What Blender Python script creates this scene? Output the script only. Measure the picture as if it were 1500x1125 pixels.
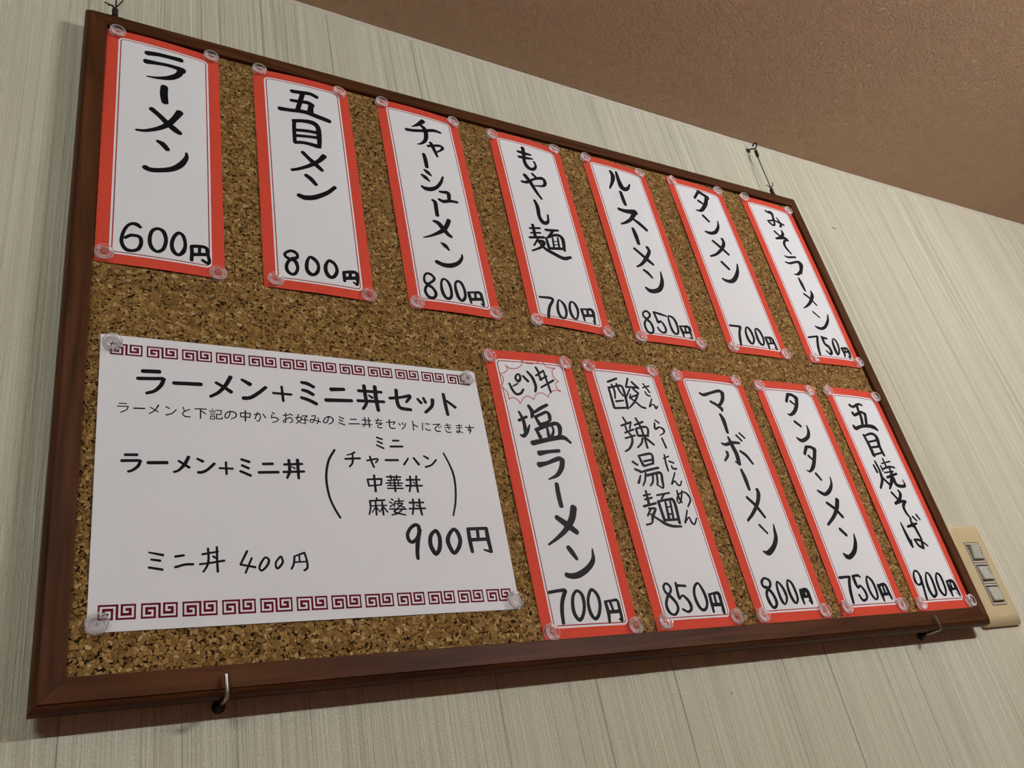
import bpy, bmesh, math, random
from mathutils import Vector, Matrix

# ------------------------------------------------------------------ scene, camera, light
scene = bpy.context.scene
COL = scene.collection
for o in list(bpy.data.objects):
    bpy.data.objects.remove(o)

Z0 = 2.264          # height of the board's upper edge; "board mm" run right and down from its upper left corner
XC = 0.45
WALL = 0.023        # the wall lies this far behind the front of the board's frame
CEIL = 2.396

def bw(x, y, d=0.0):
    """board millimetres (right, down, depth towards the wall) -> world metres"""
    return Vector((x / 1000 - XC, d / 1000, Z0 - y / 1000))

cam_data = bpy.data.cameras.new('camera')
cam = bpy.data.objects.new('camera', cam_data)
COL.objects.link(cam)
cam_data.sensor_fit = 'HORIZONTAL'
cam_data.sensor_width = 36.0
cam_data.lens = 36.0 * 1236.592 / 1500
cam_data.clip_start = 0.01
RC = [[0.8676474167671748, 0.18978181713433678, -0.4595332654579401],
      [0.08331876128055651, 0.8557057093053383, 0.5107109976110966],
      [0.4901489000252088, -0.48140482023701947, 0.7266384622744938]]
def b2w(v):          # board axes (right, down, in) -> world axes
    return Vector((v[0], v[2], -v[1]))
ax, ay, az = b2w(RC[0]), -b2w(RC[1]), -b2w(RC[2])
mw = Matrix((ax, ay, az)).transposed().to_4x4()
mw.translation = bw(-10.2524, 723.817, -548.631)
cam.matrix_world = mw
scene.camera = cam

world = bpy.data.worlds.new('world')
scene.world = world
world.use_nodes = True
world.node_tree.nodes['Background'].inputs[0].default_value = (0.9, 0.75, 0.62, 1)
world.node_tree.nodes['Background'].inputs[1].default_value = 0.05

LAMP_Y = -1.18
LAMP_R = 0.75
LAMP_L = -0.95
POWER_R = 290.0
POWER_L = 118.0
scene.view_settings.view_transform = 'Standard'
scene.view_settings.look = 'None'
scene.view_settings.exposure = 0.0
scene.view_settings.gamma = 1.0
scene.view_settings.use_curve_mapping = False
scene.cycles.max_bounces = 10
scene.cycles.transmission_bounces = 8

# ------------------------------------------------------------------ helpers
def tag(o, label=None, cat=None, group=None, kind=None):
    if label: o['label'] = label
    if cat: o['category'] = cat
    if group: o['group'] = group
    if kind: o['kind'] = kind
    return o

def empty(name, loc, label=None, cat=None, group=None):
    o = bpy.data.objects.new(name, None)
    o.empty_display_size = 0.01
    COL.objects.link(o)
    o.location = loc
    return tag(o, label, cat, group)

def link(name, me, mat, parent=None):
    o = bpy.data.objects.new(name, me)
    COL.objects.link(o)
    if mat is not None and not me.materials:
        me.materials.append(mat)
    if parent is not None:
        o.parent = parent          # mesh coordinates are local to the parent empty
    return o

def smooth(me, angle=None):
    for p in me.polygons: p.use_smooth = True
    if angle is not None:
        me.set_sharp_from_angle(angle=math.radians(angle))
    return me

def mesh(name, verts, faces, uvs=None):
    me = bpy.data.meshes.new(name)
    me.from_pydata([tuple(v) for v in verts], [], faces)
    if uvs:
        layer = me.uv_layers.new(name='UVMap')
        for l in me.loops:
            layer.data[l.index].uv = uvs[l.vertex_index]
    me.update()
    return me

def bm_mesh(name, bm):
    me = bpy.data.meshes.new(name)
    bmesh.ops.recalc_face_normals(bm, faces=bm.faces)
    bm.to_mesh(me); bm.free()
    return me

def box_bm(x0, x1, y0, y1, z0, z1, bevel=0.0, seg=2):
    bm = bmesh.new()
    vs = [bm.verts.new((x, y, z)) for x in (x0, x1) for y in (y0, y1) for z in (z0, z1)]
    for f in ((0,1,3,2),(4,6,7,5),(0,4,5,1),(2,3,7,6),(0,2,6,4),(1,5,7,3)):
        bm.faces.new([vs[i] for i in f])
    bmesh.ops.recalc_face_normals(bm, faces=bm.faces)
    if bevel:
        bmesh.ops.bevel(bm, geom=bm.edges[:], offset=bevel, segments=seg, profile=0.5, affect='EDGES')
    return bm

def lathe(profile, seg=32):
    """profile of (radius, height) spun about the axis pointing out of the board (-Y)"""
    verts, faces = [], []
    n = len(profile)
    for r, h in profile:
        if r < 1e-7:
            verts.append([(0, -h, 0)])
        else:
            verts.append([(r*math.cos(2*math.pi*k/seg), -h, r*math.sin(2*math.pi*k/seg)) for k in range(seg)])
    flat, idx = [], []
    for ring in verts:
        idx.append(list(range(len(flat), len(flat)+len(ring)))); flat += ring
    for a, b in zip(idx, idx[1:]):
        for k in range(seg):
            k2 = (k+1) % seg
            if len(a) == 1 and len(b) == 1: continue
            if len(a) == 1: faces.append((a[0], b[k2], b[k]))
            elif len(b) == 1: faces.append((a[k], a[k2], b[0]))
            else: faces.append((a[k], a[k2], b[k2], b[k]))
    bm = bmesh.new()
    vs = [bm.verts.new(v) for v in flat]
    for f in faces: bm.faces.new([vs[i] for i in f])
    return bm

def tube_bm(points, radius, seg=10, bm=None):
    """round wire through the points, radius may be a list"""
    bm = bm or bmesh.new()
    pts = [Vector(p) for p in points]
    n = len(pts)
    rad = radius if isinstance(radius, (list, tuple)) else [radius]*n
    prev = None
    rings = []
    for i in range(n):
        t = (pts[min(i+1, n-1)] - pts[max(i-1, 0)]).normalized()
        if prev is None:
            up = Vector((0, 0, 1)) if abs(t.z) < 0.9 else Vector((1, 0, 0))
            a = t.cross(up).normalized()
        else:
            a = (prev - t*prev.dot(t)).normalized()
        prev = a
        b = t.cross(a)
        rings.append([bm.verts.new(pts[i] + (a*math.cos(2*math.pi*k/seg) + b*math.sin(2*math.pi*k/seg))*rad[i]) for k in range(seg)])
    for r0, r1 in zip(rings, rings[1:]):
        for k in range(seg):
            bm.faces.new((r0[k], r0[(k+1) % seg], r1[(k+1) % seg], r1[k]))
    bm.faces.new(rings[0]); bm.faces.new(rings[-1][::-1])
    return bm

def curve_pts(pts, sub=6):
    """Catmull-Rom through the points (tuples of any length)"""
    n = len(pts)
    if n < 3:
        return [tuple(p) for p in pts]
    closed = sum((a-b)**2 for a, b in zip(pts[0][:2], pts[-1][:2])) < 0.25
    out = []
    for i in range(n-1):
        p1, p2 = pts[i], pts[i+1]
        p0 = pts[i-1] if i > 0 else (pts[-2] if closed else tuple(2*a-b for a, b in zip(p1, p2)))
        p3 = pts[i+2] if i+2 < n else (pts[1] if closed else tuple(2*b-a for a, b in zip(p1, p2)))
        for s in range(sub):
            t = s/sub
            out.append(tuple(0.5*((2*b) + (-a+c)*t + (2*a-5*b+4*c-d)*t*t + (-a+3*b-3*c+d)*t**3)
                             for a, b, c, d in zip(p0, p1, p2, p3)))
    out.append(tuple(pts[-1]))
    return out

# ------------------------------------------------------------------ materials
class NT:
    def __init__(self, name):
        self.m = bpy.data.materials.new(name)
        self.m.use_nodes = True
        self.t = self.m.node_tree
        self.bsdf = self.t.nodes['Principled BSDF']
    def n(self, typ, **kw):
        nd = self.t.nodes.new(typ)
        for k, v in kw.items():
            if k.startswith('in_'):
                key = k[3:]
                nd.inputs[int(key) if key.isdigit() else key.replace('_', ' ')].default_value = v
            else:
                setattr(nd, k, v)
        return nd
    def l(self, a, b): self.t.links.new(a, b)
    def math(self, op, a, b=None, c=None):
        nd = self.t.nodes.new('ShaderNodeMath'); nd.operation = op
        for i, v in enumerate((a, b, c)):
            if v is None: continue
            if isinstance(v, (int, float)): nd.inputs[i].default_value = v
            else: self.l(v, nd.inputs[i])
        return nd.outputs[0]
    def mix(self, fac, a, b, blend='MIX'):
        nd = self.t.nodes.new('ShaderNodeMix'); nd.data_type = 'RGBA'; nd.blend_type = blend
        for s, v in ((0, fac), (6, a), (7, b)):
            if isinstance(v, (int, float)): nd.inputs[s].default_value = v
            elif isinstance(v, tuple): nd.inputs[s].default_value = v if len(v) == 4 else v + (1,)
            else: self.l(v, nd.inputs[s])
        return nd.outputs[2]
    def ramp(self, fac, stops, interp='LINEAR'):
        nd = self.t.nodes.new('ShaderNodeValToRGB')
        nd.color_ramp.interpolation = interp
        e = nd.color_ramp.elements
        while len(e) < len(stops): e.new(0.5)
        for el, (p, c) in zip(e, stops):
            el.position = p; el.color = c if len(c) == 4 else tuple(c) + (1,)
        self.l(fac, nd.inputs[0])
        return nd.outputs[0]
    def coords(self, scale=(1, 1, 1), src='Object', rot=(0, 0, 0)):
        tc = self.t.nodes.new('ShaderNodeTexCoord')
        mp = self.t.nodes.new('ShaderNodeMapping')
        mp.inputs['Scale'].default_value = scale
        mp.inputs['Rotation'].default_value = rot
        self.l(tc.outputs[src], mp.inputs[0])
        return mp.outputs[0]
    def noise(self, vec, scale, detail=4, rough=0.5):
        nd = self.n('ShaderNodeTexNoise'); nd.inputs['Scale'].default_value = scale
        nd.inputs['Detail'].default_value = detail; nd.inputs['Roughness'].default_value = rough
        self.l(vec, nd.inputs['Vector'])
        return nd.outputs[0]
    def bump(self, height, strength, dist, normal=None):
        nd = self.n('ShaderNodeBump'); nd.inputs['Strength'].default_value = strength
        nd.inputs['Distance'].default_value = dist
        self.l(height, nd.inputs['Height'])
        if normal is not None: self.l(normal, nd.inputs['Normal'])
        return nd.outputs[0]
    def out(self, color=None, rough=None, normal=None, metallic=None, spec=None):
        b = self.bsdf
        for key, v in (('Base Color', color), ('Roughness', rough), ('Metallic', metallic), ('Specular IOR Level', spec)):
            if v is None: continue
            if isinstance(v, (int, float)): b.inputs[key].default_value = v
            elif isinstance(v, tuple): b.inputs[key].default_value = v if len(v) == 4 else v + (1,)
            else: self.l(v, b.inputs[key])
        if normal is not None: self.l(normal, b.inputs['Normal'])
        return self.m

def mat_wallpaper():
    k = NT('striped_vinyl_wallpaper')
    fine = k.noise(k.coords((1, 1, 0.008)), 620, 3, 0.7)          # fine upright threads
    wide = k.noise(k.coords((1, 1, 0.008)), 170, 4, 0.75)         # bands of threads
    band = k.ramp(k.noise(k.coords((1, 1, 0.004)), 24, 2, 0.5), [(0.35, (0, 0, 0)), (0.65, (1, 1, 1))])
    lines = k.ramp(k.noise(k.coords((1, 1, 0.003)), 330, 1, 0.4), [(0.0, (0, 0, 0)), (0.27, (0, 0, 0)), (0.31, (1, 1, 1)), (1, (1, 1, 1))])
    grain = k.noise(k.coords((1, 1, 0.7)), 900, 3, 0.75)
    blot = k.noise(k.coords(), 2.2, 4, 0.6)
    base = k.mix(k.ramp(wide, [(0.38, (0, 0, 0)), (0.62, (1, 1, 1))]), (0.86, 0.84, 0.67), (0.72, 0.69, 0.52))
    th = k.math('MULTIPLY', k.ramp(fine, [(0.38, (1, 1, 1)), (0.60, (0, 0, 0))]), k.math('ADD', 0.25, k.math('MULTIPLY', band, 0.4)))
    base = k.mix(th, base, (0.46, 0.435, 0.315))  # shading of the thread relief put into the colour
    base = k.mix(k.ramp(blot, [(0.45, (0, 0, 0)), (0.80, (1, 1, 1))]), base, k.mix(0.6, base, (0.70, 0.62, 0.44)))
    base = k.mix(k.math('MULTIPLY', k.math('SUBTRACT', 1.0, lines), 0.5), base, (0.24, 0.21, 0.14))
    base = k.mix(k.math('MULTIPLY', k.math('SUBTRACT', grain, 0.40), 0.9), base, (0.46, 0.43, 0.32))
    specks = k.n('ShaderNodeTexVoronoi'); specks.inputs['Scale'].default_value = 26
    k.l(k.coords(), specks.inputs['Vector'])
    sp = k.math('LESS_THAN', specks.outputs['Distance'], 0.022)
    base = k.mix(k.math('MULTIPLY', sp, 0.8), base, (0.05, 0.04, 0.03))
    h = k.math('ADD', k.math('MULTIPLY', fine, 0.5), k.math('ADD', k.math('MULTIPLY', wide, 1.0), k.math('MULTIPLY', grain, 0.5)))
    h = k.math('ADD', h, k.math('MULTIPLY', lines, 0.35))
    return k.out(base, 0.6, k.bump(h, 1.0, 0.003), spec=0.3)

def mat_ceiling():
    k = NT('embossed_ceiling_paper')
    v = k.coords()
    a = k.noise(v, 210, 4, 0.65); b = k.noise(v, 70, 3, 0.5)
    base = k.mix(b, (0.73, 0.50, 0.325), (0.60, 0.40, 0.255))
    h = k.math('ADD', k.math('MULTIPLY', k.ramp(a, [(0.4, (0, 0, 0)), (0.7, (1, 1, 1))]), 0.8), b)
    return k.out(base, 0.8, k.bump(h, 1.0, 0.004), spec=0.2)

def mat_wood(name, along, dark=(0.036, 0.0122, 0.0036), light=(0.100, 0.035, 0.012)):
    k = NT(name)
    s = {'x': (0.06, 1, 1), 'z': (1, 1, 0.06)}[along]
    v = k.coords(s)
    g = k.noise(v, 220, 5, 0.6)
    w = k.noise(k.coords(tuple(0.5*t for t in s)), 60, 3, 0.5)
    rings = k.ramp(k.math('FRACT', k.math('MULTIPLY', w, 9.0)), [(0, (0, 0, 0)), (0.5, (1, 1, 1)), (1, (0, 0, 0))])
    f = k.math('ADD', k.math('MULTIPLY', g, 0.75), k.math('MULTIPLY', rings, 0.25))
    c = k.ramp(f, [(0.25, dark), (0.7, light)])
    return k.out(c, k.math('ADD', 0.36, k.math('MULTIPLY', g, 0.18)), k.bump(g, 0.25, 0.0003), spec=0.12)

def mat_cork():
    k = NT('pressed_cork_granules')
    co = k.coords()
    warp = k.n('ShaderNodeTexNoise'); warp.inputs['Scale'].default_value = 160; warp.inputs['Detail'].default_value = 3
    k.l(co, warp.inputs['Vector'])
    add = k.n('ShaderNodeVectorMath', operation='MULTIPLY_ADD')
    k.l(warp.outputs['Color'], add.inputs[0]); add.inputs[1].default_value = (0.0055,)*3; k.l(co, add.inputs[2])
    def vor(scale, feature):
        nd = k.n('ShaderNodeTexVoronoi', feature=feature); nd.inputs['Scale'].default_value = scale
        nd.inputs['Randomness'].default_value = 1.0
        k.l(add.outputs[0], nd.inputs['Vector'])
        return nd
    c1 = vor(350, 'F1'); e1 = vor(350, 'DISTANCE_TO_EDGE')
    sep = k.n('ShaderNodeSeparateColor'); k.l(c1.outputs['Color'], sep.inputs[0])
    tone = k.ramp(sep.outputs[0], [(0.0, (0.13, 0.065, 0.016)), (0.15, (0.23, 0.128, 0.036)), (0.5, (0.31, 0.18, 0.054)), (0.85, (0.40, 0.24, 0.080)), (1.0, (0.55, 0.38, 0.17))])
    fleck = k.noise(co, 900, 3, 0.7)
    tone = k.mix(k.math('MULTIPLY', k.math('SUBTRACT', fleck, 0.35), 1.3), tone, (0.12, 0.058, 0.018))
    gapn = k.noise(co, 380, 2, 0.5)
    gap = k.math('LESS_THAN', e1.outputs['Distance'], k.math('MULTIPLY', k.math('SUBTRACT', gapn, 0.50), 0.9))
    edge = k.ramp(e1.outputs['Distance'], [(0.0, (0, 0, 0)), (0.10, (1, 1, 1))])
    tone = k.mix(edge, k.mix(0.55, tone, (0.07, 0.035, 0.012)), tone)
    tone = k.mix(gap, tone, (0.018, 0.008, 0.003))
    h = k.math('ADD', k.math('MULTIPLY', edge, 0.4), k.math('MULTIPLY', sep.outputs[1], 0.8))
    h = k.math('SUBTRACT', h, k.math('MULTIPLY', gap, 1.2))
    return k.out(tone, 0.85, k.bump(h, 0.8, 0.0008), spec=0.08)

def mat_strip():
    """printed menu strip: red margin, white line, thin red line, white centre; UV is in millimetres from the middle"""
    k = NT('red_bordered_menu_paper')
    uv = k.n('ShaderNodeUVMap'); sp = k.n('ShaderNodeSeparateXYZ'); k.l(uv.outputs[0], sp.inputs[0])
    r = 5.0
    def sd(hx, hy, r):
        qx = k.math('MAXIMUM', k.math('SUBTRACT', k.math('ABSOLUTE', sp.outputs[0]), hx - r), 0.0)
        qy = k.math('MAXIMUM', k.math('SUBTRACT', k.math('ABSOLUTE', sp.outputs[1]), hy - r), 0.0)
        return k.math('SUBTRACT', k.math('SQRT', k.math('ADD', k.math('MULTIPLY', qx, qx), k.math('MULTIPLY', qy, qy))), r)
    d = sd(47.2 - 9.8, 132.0 - 9.2, r)
    red = (0.64, 0.072, 0.040); white = (0.75, 0.755, 0.765)
    outer = k.math('GREATER_THAN', d, 0.0)
    line = k.math('MULTIPLY', k.math('LESS_THAN', d, -1.5), k.math('GREATER_THAN', d, -2.45))
    c = k.mix(k.math('MAXIMUM', outer, line), white, k.mix(line, red, (0.36, 0.035, 0.03)))
    g = k.noise(k.coords(), 1500, 2, 0.5)
    return k.out(c, 0.75, k.bump(g, 0.1, 0.0001), spec=0.1)

def mat_paper():
    k = NT('white_copy_paper')
    g = k.noise(k.coords(), 1500, 2, 0.5); w = k.noise(k.coords((1, 1, 2)), 14, 2, 0.5)
    return k.out((0.75, 0.75, 0.77), 0.6, k.bump(k.math('ADD', w, k.math('MULTIPLY', g, 0.03)), 0.35, 0.004), spec=0.1)

def plain(name, col, rough=0.5, metallic=0.0, spec=0.5, scale=400, amount=0.15, bump=0.0):
    k = NT(name)
    g = k.noise(k.coords(), scale, 3, 0.6)
    c = k.mix(k.math('MULTIPLY', g, amount), col, tuple(x*0.55 for x in col))
    return k.out(c, rough, k.bump(g, bump, 0.0002) if bump else None, metallic, spec)

def mat_glass():
    k = NT('clear_moulded_plastic')
    t = k.t
    lw = k.n('ShaderNodeLayerWeight'); lw.inputs['Blend'].default_value = 0.5
    tr = k.n('ShaderNodeBsdfTransparent'); tr.inputs[0].default_value = (0.97, 0.95, 0.95, 1)
    gs = k.n('ShaderNodeBsdfGlass'); gs.inputs['Roughness'].default_value = 0.03; gs.inputs['IOR'].default_value = 1.49
    df = k.n('ShaderNodeBsdfDiffuse'); df.inputs['Color'].default_value = (1, 0.97, 0.97, 1)
    m1 = k.n('ShaderNodeMixShader'); m1.inputs[0].default_value = 0.5
    k.l(tr.outputs[0], m1.inputs[1]); k.l(gs.outputs[0], m1.inputs[2])
    f = k.math('MULTIPLY', k.math('POWER', lw.outputs['Facing'], 1.7), 0.95)  # bright rims painted in: white diffuse at grazing angles for light scattered at edges
    m2 = k.n('ShaderNodeMixShader'); k.l(f, m2.inputs[0]); k.l(m1.outputs[0], m2.inputs[1]); k.l(df.outputs[0], m2.inputs[2])
    k.l(m2.outputs[0], t.nodes['Material Output'].inputs['Surface'])
    t.nodes.remove(k.bsdf)
    return k.m

def mat_lamp(col, power):
    k = NT('lit_fluorescent_tube')
    b = k.bsdf
    b.inputs['Base Color'].default_value = (1, 1, 1, 1)
    b.inputs['Emission Color'].default_value = col
    b.inputs['Emission Strength'].default_value = power
    return k.m

M_WALL = mat_wallpaper(); M_CEIL = mat_ceiling()
M_WOODX = mat_wood('reddish_brown_wood_along', 'x'); M_WOODZ = mat_wood('reddish_brown_wood_upright', 'z')
M_CORK = mat_cork(); M_STRIP = mat_strip(); M_PAPER = mat_paper()
M_INK = plain('black_marker_ink', (0.0045, 0.0045, 0.006), 0.55, spec=0.12)
M_REDINK = plain('red_pen_ink', (0.45, 0.03, 0.02), 0.5)
M_MAROON = plain('maroon_print', (0.135, 0.003, 0.014), 0.6, spec=0.08)
M_GREYPRINT = plain('faint_pink_print', (0.62, 0.50, 0.50), 0.6)
M_GLASS = mat_glass()
M_STEEL = plain('bright_steel', (0.62, 0.60, 0.56), 0.25, 1.0)
M_HOOK = plain('tarnished_steel', (0.42, 0.38, 0.31), 0.3, 1.0, amount=0.6)
M_WIRE = plain('blackened_wire', (0.03, 0.024, 0.02), 0.5, 0.6)
M_PLATE = plain('beige_glossy_plastic', (0.57, 0.47, 0.27), 0.14, scale=60, amount=0.1)
M_PLATEFRAME = plain('worn_grey_beige_plastic', (0.50, 0.44, 0.36), 0.3, amount=0.35)
M_KEY = plain('grey_rocker_plastic', (0.47, 0.47, 0.39), 0.3, amount=0.3)
M_DARK = plain('dark_recess', (0.02, 0.016, 0.012), 0.6)
M_BACK = plain('hardboard_backing', (0.20, 0.11, 0.05), 0.7)
M_TRIM = plain('pale_sealant', (0.55, 0.51, 0.42), 0.6)
M_FLOOR = plain('brown_floor_tiles', (0.38, 0.20, 0.15), 0.5, scale=8)
M_LAMPBODY = plain('white_enamel', (0.75, 0.75, 0.72), 0.4)
M_TUBE_R = mat_lamp((0.95, 0.965, 1.0, 1), POWER_R); M_TUBE_L = mat_lamp((0.89, 1.0, 1.0, 1), POWER_L)
M_PANEL = plain('reddish_wood_panelling', (0.38, 0.20, 0.15), 0.5, scale=20)
# ------------------------------------------------------------------ measured data: board millimetres and pen strokes
CORNERS = {
    1: [[18.8, 18.0], [115.0, 21.7], [19.8, 283.8], [114.4, 284.6]],
    2: [[146.9, 21.6], [241.7, 18.0], [145.3, 285.7], [240.5, 286.4]],
    3: [[272.8, 18.2], [365.5, 21.5], [273.5, 286.4], [366.6, 286.8]],
    4: [[403.6, 21.8], [497.4, 26.1], [400.7, 284.2], [495.3, 289.1]],
    5: [[529.7, 21.9], [623.6, 26.6], [525.9, 288.8], [620.5, 288.5]],
    6: [[659.1, 20.8], [751.7, 26.2], [657.1, 287.6], [752.2, 286.6]],
    7: [[787.0, 20.7], [880.5, 24.6], [785.5, 286.6], [880.5, 284.6]],
    8: [[339.5, 323.3], [433.5, 321.1], [340.6, 587.9], [432.2, 588.9]],
    9: [[446.8, 321.9], [541.9, 322.5], [450.9, 587.8], [544.8, 588.1]],
    10: [[561.6, 321.2], [656.8, 321.5], [565.9, 587.6], [660.3, 587.6]],
    11: [[676.0, 322.2], [772.2, 320.9], [676.8, 587.6], [772.2, 587.6]],
    12: [[790.4, 319.2], [881.4, 320.4], [790.3, 587.6], [881.4, 587.6]],
    0: [[27.3, 348.3], [325.5, 349.5], [28.1, 562.2], [325.2, 561.8]],
}
BULGE = {1: (2.2, 1.3), 2: (2.2, 1.5), 3: (2.0, 2.0), 4: (2.8, 1.8), 5: (2.2, 1.5), 6: (2.2, 1.5), 7: (2.2, 1.5), 8: (1.8, 1.0), 9: (1.8, 1.0), 10: (1.8, 1.0), 11: (1.8, 1.0), 12: (1.8, 1.0), 0: (0.8, 0.5)}
PIN_AT = {
    1: [[27.4, 22.9], [107.7, 23.9], [26.2, 276.1], [108.9, 280.7]],
    2: [[152.6, 24.3], [231.8, 26.9], [154.5, 278.6], [235.2, 281.1]],
    3: [[277.8, 25.4], [358.9, 27.3], [280.0, 281.9], [360.1, 281.7]],
    4: [[406.5, 31.0], [488.8, 29.1], [405.1, 282.5], [489.4, 285.7]],
    5: [[532.9, 29.1], [612.4, 32.2], [531.8, 285.9], [613.7, 283.1]],
    6: [[665.1, 29.5], [743.1, 26.9], [663.0, 281.3], [744.7, 281.5]],
    7: [[791.7, 25.5], [872.0, 30.1], [793.8, 280.2], [874.8, 278.0]],
    8: [[342.9, 331.2], [424.7, 329.9], [347.0, 581.7], [427.6, 581.3]],
    9: [[452.5, 329.9], [531.1, 327.3], [459.3, 580.0], [539.8, 579.4]],
    10: [[563.0, 329.3], [645.8, 327.7], [571.3, 580.0], [651.3, 579.9]],
    11: [[680.2, 330.4], [760.0, 329.6], [683.9, 577.5], [765.0, 578.9]],
    12: [[793.1, 326.5], [875.1, 328.1], [796.1, 579.2], [878.9, 580.3]],
    0: [[35.0, 356.2], [316.8, 357.0], [33.5, 557.7], [321.0, 555.5]],
}
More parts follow.
